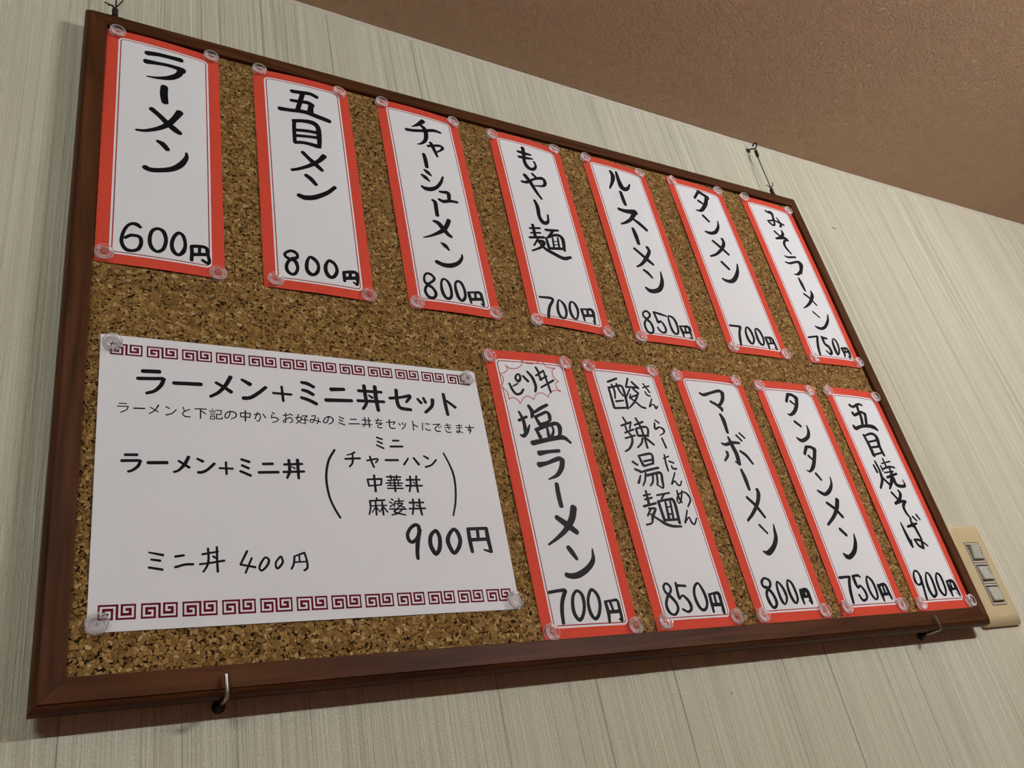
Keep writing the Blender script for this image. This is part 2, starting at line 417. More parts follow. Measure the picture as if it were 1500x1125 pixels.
STROKES = {
    0: {
        'H': (
            '280,287,31,389,281,31;249,351,28,344,344,27,412,337,27;420,340,26,401,393,28,360,444,25,308,467,23;487,367,29,671,360,31;779,336,24,835,370,26,883,405'
            ',31;883,276,31,843,355,29,793,418,26,737,457,23;965,290,22,1022,325,35;1139,341,26,1081,397,28,1021,442,29,971,451,31;1192,386,20,1330,387,21;1260,322'
            ',19,1265,450,21;1418,269,26,1462,275,31,1510,301,28;1420,337,26,1457,346,30,1500,371,30;1406,407,25,1460,423,30,1520,453,30;1650,309,34,1754,299,30;16'
            '00,412,33,1809,399,29;1876,300,28,2070,295,26;1861,394,28,2083,385,26;1928,246,30,1929,343,31,1930,412,26,1897,467,23;2020,246,32,2018,367,34,2024,470'
            ',30;1959,335,16,1985,354,25;2138,345,28,2224,331,25,2319,304,29;2319,306,28,2316,323,28,2279,370,22;2204,260,30,2199,372,31,2220,429,33,2309,440,29;23'
            '86,330,24,2412,365,29;2440,316,25,2454,357,28;2522,325,34,2506,388,29,2439,454,26;2633,258,29,2636,365,33,2641,459,29;2654,324,25,2724,380,30'
        ),
        'L': (
            '181,956,20,254,953,20;161,1000,21,271,995,20;277,997,18,260,1038,21,228,1068,18,203,1078,17;323,1009,24,442,1004,24;517,988,17,585,1035,19;581,955,23,'
            '555,1012,23,517,1058,18,487,1072,17;637,966,16,674,985,22;751,999,20,706,1046,20,671,1067,21,643,1070,20;785,1033,16,874,1033,16;829,985,16,831,1077,1'
            '6;936,958,19,990,976,21;939,1005,19,984,1026,19;926,1051,19,995,1082,21;1087,988,21,1155,984,21;1054,1056,21,1192,1049,21;1238,986,19,1370,976,19;1230'
            ',1046,19,1380,1037,19;1274,948,21,1274,1036,23,1253,1094,17;1338,945,24,1337,1023,23,1337,1094,19;1293,1003,11,1315,1015,13'
        ),
        'O': (
            '1979,718,15,2023,733,15;1981,753,15,2018,769,17;1972,786,15,2025,812,17;2112,739,16,2161,736,16;2084,793,18,2188,787,18;1783,860,17,1758,874,13,1721,8'
            '86,11;1704,919,17,1822,909,17;1766,878,14,1761,933,17,1753,959,15,1731,984,14;1876,926,15,1956,907,15,1962,920,14,1943,942,12;1903,888,15,1912,935,17,'
            '1927,979,17;2029,915,19,2133,910,19;2221,890,14,2179,947,17;2269,885,19,2305,939,23;2360,863,16,2394,883,20;2463,892,16,2416,939,16,2361,960,17;1862,1'
            '085,15,1868,1138,16;1862,1085,15,1976,1077,17;1976,1078,14,1966,1127,16;1868,1138,13,1966,1127,13;1919,1049,18,1917,1182,19;2019,1058,14,2135,1056,14;'
            '2053,1044,13,2054,1074,13;2103,1043,13,2098,1073,13;2023,1088,12,2131,1080,12;2008,1111,12,2144,1107,12;2018,1132,11,2133,1129,11;2015,1155,12,2142,11'
            '52,13;2079,1073,15,2077,1178,17;2044,1087,11,2042,1132,11;2110,1085,11,2107,1130,11;2180,1078,17,2294,1073,15;2171,1128,17,2306,1124,15;2215,1047,17,2'
            '209,1120,17,2193,1176,15;2267,1043,17,2261,1110,19,2264,1178,17;2232,1094,11,2245,1106,13;1858,1261,14,1979,1252,15;1917,1237,15,1918,1256,15;1862,126'
            '5,16,1860,1318,14,1845,1370,12;1873,1301,11,1925,1297,11;1905,1269,14,1901,1372,16;1900,1309,10,1868,1354,9;1908,1309,10,1924,1341,10;1933,1296,11,198'
            '9,1296,11;1957,1268,15,1956,1371,16;1956,1308,11,1931,1349,9;1964,1308,12,1991,1348,14;2032,1242,11,2047,1251,12;2015,1267,10,2034,1276,12;2016,1307,1'
            '1,2047,1282,9;2062,1262,11,2132,1256,11;2062,1262,11,2048,1307,11;2096,1236,11,2093,1273,11;2068,1280,10,2121,1277,12,2076,1315,11;2079,1290,10,2133,1'
            '310,12;2010,1324,11,2144,1323,13;2075,1323,12,2047,1347,14,2133,1371,12;2115,1326,12,2070,1359,12,2024,1372,11;2178,1270,17,2296,1266,15;2171,1320,15,'
            '2305,1315,15;2210,1242,17,2208,1304,16,2191,1366,14;2264,1239,17,2262,1304,19,2270,1368,17;2231,1288,11,2245,1297,13'
        ),
        'B': (
            '1627,847,18,1572,942,18,1543,1075,18,1551,1219,17,1583,1321,17,1620,1397,17'
        ),
        'D': (
            '2539,829,16,2571,914,17,2595,1011,19,2595,1126,18,2573,1256,17,2535,1371,15'
        ),
        'P': (
            '2225,1489,28,2226,1462,30,2200,1451,27,2157,1479,26,2128,1527,27,2133,1571,29,2158,1587,27,2195,1565,28,2223,1522,29,2233,1489,30;2231,1489,30,2203,15'
            '87,33,2188,1667,31,2186,1715,27;2356,1500,26,2316,1539,30,2304,1610,34,2325,1669,35,2345,1680,29,2375,1637,33,2388,1556,32,2373,1506,30,2356,1500,26;2'
            '518,1486,27,2473,1528,30,2453,1583,35,2470,1649,34,2494,1677,29,2537,1634,32,2559,1573,33,2546,1512,34,2518,1486,27;2643,1483,30,2642,1568,33,2648,166'
            '8,29;2643,1483,26,2804,1477,26;2804,1477,31,2805,1569,34,2813,1670,29;2810,1670,26,2752,1655,14;2724,1483,27,2719,1557,27;2641,1573,28,2812,1566,28'
        ),
        'Q': (
            '337,1640,11,421,1659,17;351,1687,14,404,1696,16;338,1739,15,419,1755,15;495,1670,16,547,1663,16;495,1741,16,554,1725,16,604,1724,16;662,1658,15,761,16'
            '41,13;645,1725,14,715,1717,14,799,1704,16;698,1619,15,700,1692,15,689,1740,15,666,1777,12;754,1610,15,754,1701,15,757,1778,16;729,1673,14,742,1683,16'
        ),
        'T': (
            '949,1641,16,903,1733,14;903,1733,15,999,1754,16;978,1690,14,953,1747,14,934,1791,14;1069,1687,13,1039,1724,16,1026,1761,14,1041,1778,15,1074,1750,16,1'
            '092,1709,16,1069,1687,13;1169,1685,15,1139,1722,14,1137,1755,15,1152,1764,16,1183,1727,16,1180,1694,15,1169,1685,15;1267,1683,15,1259,1737,15,1241,177'
            '2,14;1267,1683,12,1338,1658,15;1338,1658,15,1351,1714,15,1352,1765,16,1329,1785,15;1300,1670,12,1301,1726,12;1268,1725,12,1350,1722,12'
        ),
        'S': (
            '134,564,8,180,563,8;123,587,8,192,585,8;192,585,7,181,612,8,145,634,8;226,596,11,296,593,11;333,580,8,383,614,9;386,559,10,361,603,9,326,632,8;433,567'
            ',9,457,580,9;502,587,8,473,619,9,435,634,10;547,563,8,557,593,8;592,577,8,555,598,9,545,619,8,563,637,10,594,638,9;628,569,9,705,566,9;665,569,9,664,6'
            '45,10;671,584,9,700,605,9;746,561,6,748,568,6;726,580,7,769,578,7;732,594,6,764,594,6;732,609,6,764,607,6;734,623,6,731,645,6;731,645,7,761,643,7;761,'
            '643,6,762,621,6;762,621,7,734,623,7;775,571,8,809,570,8;809,570,7,805,604,7;777,603,8,805,604,8;777,603,8,773,640,8;773,640,9,810,639,9,813,624,6;872,'
            '573,8,858,621,8,836,627,9,837,597,8,868,572,9,906,581,10,910,612,9,874,637,7;944,578,9,1015,578,9;1015,578,8,1010,612,8;1010,612,9,945,611,9;945,611,8'
            ',944,578,8;979,557,10,976,646,10;1043,586,9,1083,576,9;1083,576,8,1086,609,8,1071,639,8,1058,634,7;1069,563,8,1045,622,8;1106,576,9,1124,606,10;1175,5'
            '58,9,1192,567,9;1173,576,8,1166,603,8;1166,603,9,1195,599,10,1217,610,9,1207,629,8,1174,642,8;1256,575,9,1298,570,9;1276,554,8,1271,632,8,1253,628,8,1'
            '277,605,8,1310,592,10,1324,618,8,1303,637,8;1303,559,9,1326,570,9;1373,558,8,1358,606,8,1390,631,9;1349,590,9,1394,583,9,1377,616,8,1351,637,8;1399,57'
            '0,9,1439,567,9,1418,588,8;1418,588,9,1419,632,9,1400,634,7;1395,603,9,1441,602,9;1473,566,9,1503,562,8,1479,619,8,1458,615,8,1471,595,9,1539,613,10;15'
            '22,577,8,1525,605,8,1508,630,8;1608,565,8,1589,611,9,1564,613,10,1571,584,9,1609,559,10,1639,579,11,1632,608,9,1603,627,8;1692,556,10,1725,569,10;1688'
            ',581,10,1717,594,10;1683,607,9,1728,624,11;1779,571,10,1828,568,10;1767,612,10,1848,606,10;1875,569,9,1949,571,9;1867,608,9,1953,607,9;1899,545,10,189'
            '8,600,9,1879,630,8;1931,546,10,1931,632,10;1909,585,6,1915,591,6;1987,564,9,2041,563,9;2014,545,8,1989,593,8;1989,593,9,2027,585,10,2028,604,9;2045,58'
            '7,8,2003,610,8,2006,629,10,2036,628,9;2077,575,10,2154,567,10;2154,567,9,2134,594,8;2107,549,11,2103,608,11,2114,625,11,2146,626,11;2185,579,10,2195,5'
            '92,11;2214,571,10,2223,588,10;2244,572,9,2231,605,9,2206,628,9;2310,548,10,2305,631,10;2313,579,10,2344,597,12;2395,557,9,2385,626,9;2423,563,10,2457,'
            '564,10;2416,607,10,2425,620,10,2457,621,10;2485,566,9,2550,557,10;2544,562,8,2503,597,10,2510,624,12,2544,626,11;2534,583,8,2541,595,8;2551,573,8,2558'
            ',586,8;2595,566,8,2649,559,8;2591,588,8,2651,580,8;2616,546,9,2630,600,10;2594,609,9,2610,629,10,2641,627,10;2699,562,8,2756,555,8;2698,583,8,2753,576'
            ',8;2731,544,9,2721,618,9,2696,625,9,2705,610,9,2752,624,9;2784,570,10,2866,567,10;2827,545,10,2828,592,9,2808,599,10,2815,580,8,2834,591,10,2815,627,9'
        ),
    },
    1: {
        'L': (
            '335,219,56,420,201,50,523,194,48,616,191,56;327,334,59,422,321,43,503,311,41,585,314,53,621,331,87;618,324,54,595,400,54,524,472,52,423,514,31,336,526'
            ',16;479,610,59,475,706,62,485,802,57;379,925,48,447,990,47,507,1057,53,566,1110,58,605,1139,47;607,884,59,565,976,50,507,1072,49,430,1146,41,335,1201,'
            '32,265,1215,25;431,1294,31,470,1316,49,508,1367,43;661,1358,21,659,1416,36,615,1508,50,548,1578,49,454,1620,46,379,1635,47,338,1620,49'
        ),
        'P': (
            '315,2260,28,287,2238,35,252,2238,27,219,2271,24,194,2338,25,184,2415,27,197,2468,29,225,2500,33,266,2501,28,306,2475,29,324,2415,28,314,2361,30,276,23'
            '50,29,242,2357,29,209,2387,24;441,2247,28,399,2285,27,385,2374,28,402,2446,31,444,2475,28,486,2438,28,505,2348,28,484,2266,33,441,2247,28;599,2253,28,'
            '563,2306,28,548,2386,29,564,2450,34,599,2475,28,635,2434,33,650,2363,26,635,2278,30,599,2253,28;697,2366,27,701,2428,29,697,2506,27;701,2365,32,760,23'
            '51,30,812,2357,31,823,2418,28,835,2483,27,822,2508,29,781,2486,26;760,2356,25,758,2424,25;708,2446,32,804,2423,32'
        ),
    },
    2: {
        'L': (
            '364,229,48,434,223,48,544,209,47,609,234,46;472,218,47,436,355,45,401,488,44;350,363,41,425,358,41,512,348,50,549,372,64;544,366,47,525,495,63;233,511'
            ',53,331,506,46,470,490,51,587,512,57,712,538,54;359,651,37,351,786,35,349,930,35;354,645,43,450,621,45,546,621,59,590,677,50,590,817,48,584,934,36;367'
            ',766,38,484,747,39,580,744,43;363,840,38,478,822,35,575,810,39;349,933,40,440,916,39,566,926,52;416,1047,42,468,1110,43,517,1159,52,584,1230,40;621,10'
            '38,51,561,1119,42,473,1199,39,366,1268,33,300,1298,32;428,1334,42,471,1370,47,512,1427,38;695,1411,35,615,1500,41,496,1584,51,404,1612,55,346,1597,47'
        ),
        'P': (
            '234,2252,29,191,2281,25,186,2313,27,216,2339,33,264,2353,36,282,2398,30,283,2441,27,263,2488,28,235,2501,30,202,2480,32,191,2430,29,207,2375,27,244,23'
            '34,30,283,2318,29,290,2286,26,269,2259,33,234,2252,29;393,2294,24,368,2356,30,364,2427,33,389,2470,40,424,2472,31,455,2436,30,467,2381,28,455,2330,34,'
            '422,2297,38,393,2294,24;558,2301,24,531,2360,32,531,2422,36,553,2465,40,581,2473,32,613,2440,32,631,2384,30,615,2325,32,581,2298,35,558,2301,24;691,23'
            '98,31,692,2451,32,690,2491,27;691,2396,29,752,2380,32,805,2378,35,811,2434,30,804,2506,24,772,2487,19;752,2385,30,745,2440,30;696,2459,34,807,2435,35'
        ),
    },
    3: {
        'L': (
            '499,178,53,431,253,40,353,313,11;285,376,42,368,364,41,484,328,39,606,280,42,683,281,34;467,258,37,499,296,52,502,392,47,474,481,38,423,537,26,382,558'
            ',15;495,549,31,565,520,33,636,495,34,671,511,39,644,558,24,583,609,20;538,488,40,558,565,42,583,669,30;428,686,37,434,759,46,433,868,40;400,918,29,432'
            ',943,47,462,979,23;357,992,26,393,1021,49,432,1064,20;333,1154,25,368,1177,49,431,1171,50,502,1123,38,562,1038,32,599,953,20;527,1177,30,566,1173,35,6'
            '21,1170,46,616,1255,38;501,1288,36,544,1303,43,621,1275,37,707,1265,32;424,1318,32,448,1339,44,446,1421,42,443,1512,40;392,1596,30,438,1611,51,480,167'
            '2,55,522,1732,47,552,1755,37;563,1544,45,525,1625,44,467,1701,45,368,1772,29,289,1814,20,248,1829,10;427,1858,16,463,1884,47,499,1932,23;633,1956,15,6'
            '25,2001,28,575,2071,38,492,2121,49,411,2130,50,343,2106,45'
        ),
        'P': (
            '217,2263,24,188,2302,21,183,2358,26,211,2392,37,253,2424,30,275,2475,32,266,2515,27,236,2538,30,197,2528,33,175,2482,29,181,2435,25,219,2383,25,273,23'
            '36,25,285,2303,26,257,2268,30,217,2263,24;374,2303,24,350,2347,22,344,2426,32,357,2493,36,387,2523,32,426,2498,29,439,2425,29,430,2349,32,408,2309,27,'
            '374,2303,24;523,2300,26,495,2337,24,490,2409,33,503,2492,37,533,2522,29,568,2488,29,582,2431,30,577,2361,30,557,2309,33,523,2300,26;621,2415,32,625,24'
            '70,35,628,2532,22;622,2411,23,686,2398,24,746,2394,39,759,2443,33,763,2537,20,737,2518,17;693,2401,27,687,2473,27;629,2489,34,763,2462,34'
        ),
    },
    4: {
        'L': (
            '409,167,48,402,263,43,385,377,43,409,467,57,472,481,42,524,419,30,517,350,29;332,250,37,404,254,49,495,250,28;326,333,38,403,326,42,504,310,23;281,722'
            ',35,348,712,39,451,637,29,567,590,48,592,642,45,554,707,31,443,739,20;447,560,39,482,601,40;341,610,52,392,707,51,437,830,43,482,917,32;383,971,35,400'
            ',1058,48,391,1191,46,422,1271,60,486,1245,34,510,1141,23;278,1340,36,275,1506,38;230,1399,25,358,1367,28;228,1462,21,351,1433,24;203,1530,30,380,1488,'
            '33;301,1530,24,232,1631,19;282,1558,33,365,1554,43,312,1636,31,196,1707,20;310,1582,30,365,1646,42,466,1691,49,572,1721,46,670,1679,30;427,1373,32,517'
            ',1357,35,595,1334,25;513,1374,29,441,1464,24;408,1489,31,413,1619,37;432,1475,27,547,1412,35,621,1438,49,608,1607,34;411,1628,34,607,1584,34;491,1467,'
            '24,478,1611,24;560,1448,25,547,1593,27;486,1515,12,556,1496,12;482,1563,12,551,1545,12'
        ),
        'P': (
            '152,2301,25,216,2295,28,284,2293,33,300,2312,28,247,2397,30,217,2474,31,203,2540,30;372,2298,19,341,2373,29,332,2453,33,351,2506,35,390,2513,22,422,24'
            '64,26,431,2398,33,418,2336,36,372,2298,19;524,2288,20,494,2327,26,480,2410,34,495,2478,36,533,2496,21,566,2435,25,576,2368,35,559,2306,35,524,2288,20;'
            '628,2360,36,631,2421,32,633,2496,24;629,2356,22,710,2341,26,763,2340,44,769,2411,36,755,2516,16,741,2472,13;700,2351,32,696,2421,31;638,2434,33,767,24'
            '05,33'
        ),
    },
    5: {
        'L': (
            '370,177,45,384,249,59,343,360,42,273,481,20;458,161,37,455,306,60,474,418,81,551,404,45,616,313,20;424,496,45,426,607,53,430,692,50;310,794,48,401,804'
            ',57,549,781,79;539,784,64,459,900,47,365,980,38,275,1029,21;468,898,35,549,950,57,635,1028,53;429,1064,45,438,1162,60,440,1283,47;355,1376,42,441,1454'
            ',47,494,1503,57,560,1558,38;556,1313,51,563,1373,44,482,1489,44,392,1586,35,308,1641,22;393,1672,36,439,1704,46,481,1760,32;639,1645,18,614,1787,49,54'
            '6,1902,54,452,1953,54,384,1956,55,344,1925,34'
        ),
        'P': (
            '228,2254,23,195,2279,22,189,2322,29,224,2360,36,261,2404,35,270,2466,31,255,2516,24,207,2532,31,175,2497,33,173,2422,28,207,2369,23,265,2320,24,281,22'
            '82,30,257,2253,30,228,2254,23;345,2252,31,357,2328,31,364,2377,33,406,2360,25,432,2396,31,444,2450,32,429,2494,24,388,2507,28,352,2483,29,338,2447,25;'
            '346,2248,25,423,2262,33,509,2277,23;541,2272,22,526,2339,29,528,2424,35,545,2485,38,587,2497,25,618,2453,30,625,2367,36,604,2291,38,541,2272,22;665,23'
            '85,28,676,2444,42,678,2515,26;662,2382,18,731,2378,28,795,2378,42,794,2447,36,794,2526,19,761,2517,16;738,2380,26,732,2464,31;677,2462,32,793,2450,29'
        ),
    },
    6: {
        'L': (
            '464,158,38,363,283,35;479,141,60,566,177,63,599,201,92;593,203,51,531,327,55,445,437,50,382,493,42,306,504,18;414,319,49,479,351,39;392,574,49,452,649'
            ',44;621,604,20,592,696,38,515,799,47,439,846,48,370,857,47,323,847,32;387,984,42,481,1065,52,573,1153,43;570,909,51,566,980,48,488,1086,42,365,1193,34'
            ',249,1250,28;400,1312,49,477,1400,45;666,1282,19,611,1416,48,511,1545,55,424,1599,51,345,1599,46,309,1580,36'
        ),
        'P': (
            '144,2267,31,226,2265,31,300,2266,35;299,2268,36,256,2344,33,227,2436,39,207,2526,29;393,2264,21,356,2332,32,352,2422,43,371,2476,42,408,2479,25,446,24'
            '19,34,447,2336,40,429,2278,42,393,2264,21;531,2271,22,516,2327,36,512,2425,45,534,2475,43,572,2477,25,602,2421,33,604,2337,39,579,2272,41,531,2271,22;'
            '652,2368,35,654,2444,41,649,2524,28;653,2366,23,754,2364,38,769,2419,45,778,2510,27,751,2498,19;716,2366,30,721,2434,32;648,2456,24,769,2431,25'
        ),
    },
    7: {
        'L': (
            '377,189,39,413,207,42,472,201,63,475,266,42,454,348,43;459,335,43,438,416,31,394,438,38,361,414,46,334,378,33;335,376,24,463,340,31,547,355,42,630,374'
            ',37;546,273,30,566,338,38,563,404,39,524,436,24;373,554,43,410,593,40,441,622,43;525,506,37,524,554,44,457,634,45,335,683,25;344,686,27,446,657,34,536'
            ',635,44,567,664,41;557,661,29,490,694,35,452,760,44,463,829,48,507,902,33;361,974,26,411,984,32,569,949,30;321,1082,28,394,1088,35,542,1036,37,608,105'
            '2,81,576,1140,52,529,1220,48;604,1092,49,565,1165,43,466,1252,38,388,1267,15;442,1324,35,450,1409,57,457,1519,35;410,1577,37,493,1639,38,564,1729,30;5'
            '70,1507,29,563,1574,53,464,1697,43,366,1773,29,290,1813,15;435,1852,32,515,1926,28;708,1853,20,656,1952,38,555,2056,39,470,2100,40,401,2098,42,363,207'
            '9,24'
        ),
        'P': (
            '152,2263,27,316,2233,27;320,2233,34,282,2318,38,248,2419,40,236,2501,35;400,2235,44,401,2334,43,451,2371,49,464,2441,42,421,2480,34,375,2435,25;405,22'
            '42,39,481,2247,29;590,2243,18,560,2316,42,552,2431,50,565,2472,27,623,2408,30,647,2305,38,632,2249,37,590,2243,18;694,2371,49,700,2442,42,686,2493,23;'
            '698,2363,27,795,2357,38,811,2413,53,786,2495,26,759,2477,22;754,2363,28,739,2422,27;703,2420,27,809,2399,27'
        ),
    },
    8: {
        'R': (
            '83,395,7,128,350,7,141,291,9,112,254,10;112,254,8,165,241,8,206,199,8,191,161,9;191,161,10,231,190,10,297,188,8,358,149,8,377,107,8;366,93,10,426,123,'
            '10,517,114,8,575,78,8,590,41,8;590,41,10,609,105,11,649,146,10,732,144,9;732,144,8,687,177,8,684,248,11,728,293,11;728,293,8,691,317,8,689,367,11,725,'
            '403,11;725,403,10,666,394,8,596,434,8,567,475,8;567,475,10,534,444,10,487,438,8,432,466,7,407,511,8;407,511,10,352,481,9,300,503,7,257,562,7;257,562,1'
            '0,232,521,10,190,504,9,150,522,8;150,522,8,153,463,9,127,417,10,83,395,9'
        ),
        'L': (
            '190,356,22,208,422,27,235,464,27,283,456,23,321,411,21;221,383,15,279,351,15;292,253,18,266,293,23,285,326,29,314,300,24,315,256,24,292,253,18;350,268'
            ',27,390,319,30;407,214,25,447,280,33,460,367,30,441,427,24;510,160,25,528,209,27;488,252,19,588,188,21;522,234,25,537,292,27;589,203,19,591,258,23;522'
            ',294,19,609,246,19;516,377,19,675,284,22;593,267,24,610,418,24;222,648,24,247,739,33,244,848,37;202,736,28,289,696,25;186,882,19,217,890,36,265,838,32'
            ',300,778,13;334,582,32,357,641,43,338,703,21;380,645,28,457,598,32,534,559,29;374,687,25,406,768,42;372,696,28,463,654,29,505,637,29,529,659,39,527,70'
            '6,36;406,768,26,478,746,25,528,720,25;356,821,29,380,897,41;355,826,37,459,784,34,574,750,38,610,780,48,597,850,37,570,897,31;474,802,24,472,884,35;53'
            '1,785,25,535,826,24,506,882,31;287,959,47,394,933,43,515,905,42,625,889,45,690,936,27;332,1057,50,420,1040,34,543,1025,33;303,1168,51,393,1148,35,516,'
            '1103,43,557,1119,48;551,1125,50,525,1191,47,463,1262,35,367,1304,13;435,1348,40,429,1444,45,430,1550,43;359,1652,43,444,1719,58,525,1784,48;552,1565,6'
            '2,507,1665,59,421,1762,45,319,1835,30,224,1889,18;406,1918,43,434,1963,46,463,2015,31;643,1933,15,624,2027,40,549,2099,47,451,2148,50,377,2158,46,328,'
            '2147,40'
        ),
        'P': (
            '130,2284,26,203,2275,26,279,2270,29;284,2276,34,237,2356,34,212,2442,34,203,2530,29;395,2280,24,351,2314,27,326,2383,31,323,2459,33,354,2512,30,396,24'
            '85,28,432,2405,30,434,2317,33,395,2280,24;539,2275,26,496,2325,27,475,2389,28,479,2465,34,509,2510,28,554,2480,29,588,2399,29,584,2321,32,539,2275,26;'
            '648,2380,30,654,2460,33,645,2542,25;649,2377,20,718,2370,20,771,2371,27,776,2429,31,775,2529,28,752,2520,16;697,2390,28,709,2450,23;653,2463,29,774,24'
            '58,29'
        ),
    },
    9: {
        'L': (
            '239,235,24,359,185,24;229,298,25,225,526,29;227,303,23,368,267,27,400,293,30,397,409,30,384,524,27;275,261,22,287,332,25,269,419,18;338,250,25,348,327'
            ',26,376,382,22;268,452,23,358,436,20;229,530,24,387,514,24;498,170,22,442,274,22;442,274,26,596,268,22;536,210,29,594,273,32;481,295,19,397,409,17;525'
            ',290,26,572,334,31;448,395,19,554,355,21;472,354,16,444,404,18;560,355,22,494,438,22,408,512,16;456,399,25,512,446,25,560,489,26,609,499,22;657,260,18'
            ',745,230,18;677,213,22,727,306,24;669,303,18,682,341,24,722,351,16;728,380,15,664,479,20;668,477,13,714,447,15,736,462,27,741,490,23,778,457,13;290,62'
            '8,23,308,678,25;241,719,21,369,674,22;288,725,23,289,780,23;357,693,20,329,750,19;260,795,19,373,752,20;246,854,20,371,816,20;308,797,25,326,832,25,31'
            '0,896,26,259,960,22,200,994,17;440,627,26,466,713,28,474,823,26,473,941,28;399,704,20,516,659,22;403,750,28,405,818,28;411,740,21,522,714,25,549,740,2'
            '7,524,810,23;405,818,27,530,810,24;447,843,23,417,899,21,356,947,16;481,832,26,520,866,31,563,904,26;679,628,22,718,655,22;659,660,21,643,727,25,705,7'
            '03,18,750,727,31,735,766,16,677,794,11;692,826,24,707,925,27;248,1097,26,292,1128,24;250,1174,26,309,1196,28;291,1236,16,252,1300,26,239,1312,21;337,1'
            '033,26,359,1130,35;337,1033,20,486,1005,27,495,1058,29,477,1108,25;382,1088,23,473,1068,21;361,1138,22,488,1104,21;298,1204,19,407,1176,24,529,1148,24'
            ';359,1210,23,322,1291,20,283,1339,15;364,1234,25,459,1211,26,537,1203,30,529,1276,30,511,1353,21,455,1327,17;434,1232,23,411,1296,21,369,1337,16;483,1'
            '222,22,467,1295,23,450,1327,17;297,1390,24,289,1517,31;254,1437,19,340,1420,16;259,1475,19,346,1455,19;223,1541,24,372,1509,22;273,1563,22,345,1559,21'
            ';288,1571,19,236,1632,19;353,1563,19,291,1639,30,261,1699,18,194,1717,18;272,1616,20,351,1669,24,410,1707,30,484,1729,27,589,1732,20;409,1430,19,568,1'
            '402,19;495,1420,21,450,1468,19;405,1493,33,412,1676,32;416,1489,22,533,1470,27,592,1488,36,579,1698,33;408,1673,25,583,1663,23;485,1499,25,469,1668,32'
            ';545,1490,23,520,1668,28;496,1545,15,546,1536,15;480,1615,18,537,1610,18;654,1003,18,641,1092,24,639,1174,23;628,1047,15,703,1017,15;687,1072,21,741,1'
            '086,21;703,1121,21,703,1146,21,752,1147,22;715,1190,16,630,1312,19;630,1312,16,682,1278,16,699,1309,24,729,1320,17,767,1274,16;669,1375,20,665,1447,28'
            ',686,1494,22;733,1372,17,692,1454,20,654,1502,16,634,1479,19,665,1423,16,737,1388,16,787,1410,27,800,1466,22,743,1535,16;719,1571,17,645,1697,20;653,1'
            '689,14,715,1641,16,726,1688,26,757,1706,18,806,1647,16'
        ),
        'P': (
            '211,2252,19,183,2282,24,191,2327,26,232,2367,31,269,2418,29,275,2468,27,242,2510,23,205,2519,21,168,2490,32,162,2430,28,198,2366,26,239,2329,23,257,22'
            '96,25,242,2262,25,211,2252,19;326,2251,26,320,2315,28,317,2371,29,321,2390,16,359,2362,20,398,2391,29,422,2442,33,412,2486,26,370,2503,22,323,2479,23;'
            '322,2273,28,370,2275,23,426,2280,23;573,2259,21,522,2294,26,496,2361,29,502,2440,34,532,2491,30,578,2487,25,612,2438,28,617,2371,34,600,2302,30,573,22'
            '59,21;669,2364,31,664,2440,34,659,2516,26;665,2364,19,730,2354,22,781,2361,37,782,2433,35,779,2529,30,765,2500,16;724,2368,26,718,2448,28;666,2454,31,'
            '772,2455,31'
        ),
    },
    10: {
        'L': (
            '258,265,30,305,282,37,429,243,31,541,213,38,580,238,61;581,228,51,559,298,45,510,361,37,453,404,29;367,358,34,431,391,40,480,430,48,480,458,32;435,507'
            ',36,450,573,55,442,716,39;310,850,26,358,861,35,455,833,36,554,832,28;428,776,32,444,883,54,458,972,54,445,1070,51;445,1074,39,402,1049,16;337,946,38,'
            '330,986,31,269,1045,22;526,928,32,588,974,41,637,1060,32;552,743,29,601,802,29;608,714,27,657,766,29;444,1138,33,453,1226,50,454,1350,39;385,1439,35,4'
            '64,1526,41,530,1642,34;563,1351,42,559,1397,47,504,1489,41,398,1597,35,288,1681,24;419,1727,29,486,1809,25;613,1717,14,597,1781,34,577,1859,47,507,194'
            '5,47,409,2007,50,349,1993,20'
        ),
        'P': (
            '236,2249,22,194,2281,29,195,2323,30,241,2343,35,280,2398,34,293,2464,36,272,2510,27,231,2520,29,206,2472,37,203,2401,31,236,2354,27,284,2320,26,295,22'
            '79,31,273,2257,26,236,2249,22;389,2288,21,362,2336,29,359,2420,34,371,2480,35,396,2496,17,434,2453,27,443,2399,35,426,2332,32,389,2288,21;532,2277,20,'
            '503,2329,30,498,2407,36,515,2474,36,544,2494,20,577,2453,29,582,2392,33,571,2312,33,532,2277,20;654,2379,39,643,2443,36,642,2504,25;654,2379,27,736,23'
            '82,47,746,2447,42,750,2508,24,722,2476,14;695,2384,34,680,2438,31;654,2437,30,751,2437,27'
        ),
    },
    11: {
        'L': (
            '454,158,41,385,255,36;454,158,38,520,163,45,571,200,66;574,195,53,525,296,48,446,383,44,362,428,32,325,418,17;452,248,35,504,293,27;387,511,39,452,564'
            ',37;555,551,19,545,626,40,495,697,42,396,745,43,346,737,41,317,712,22;406,821,39,337,909,36;399,822,34,478,823,39,517,855,64;525,840,48,473,938,46,394'
            ',1053,46,315,1115,27,274,1104,15;385,931,36,432,982,28;390,1142,38,432,1210,32;591,1176,17,566,1260,34,494,1335,43,408,1378,40,354,1363,42,311,1335,22'
            ';379,1476,37,465,1542,42,535,1631,40;557,1440,53,499,1531,51,407,1623,39,269,1717,28;420,1768,41,480,1831,38;602,1822,17,574,1912,45,510,2000,49,414,2'
            '060,47,360,2059,51,333,2030,28'
        ),
        'P': (
            '140,2270,29,230,2266,26,290,2267,26;285,2267,33,250,2332,36,220,2426,40,204,2525,30;338,2266,40,338,2336,41,349,2378,27,393,2362,25,427,2411,34,431,24'
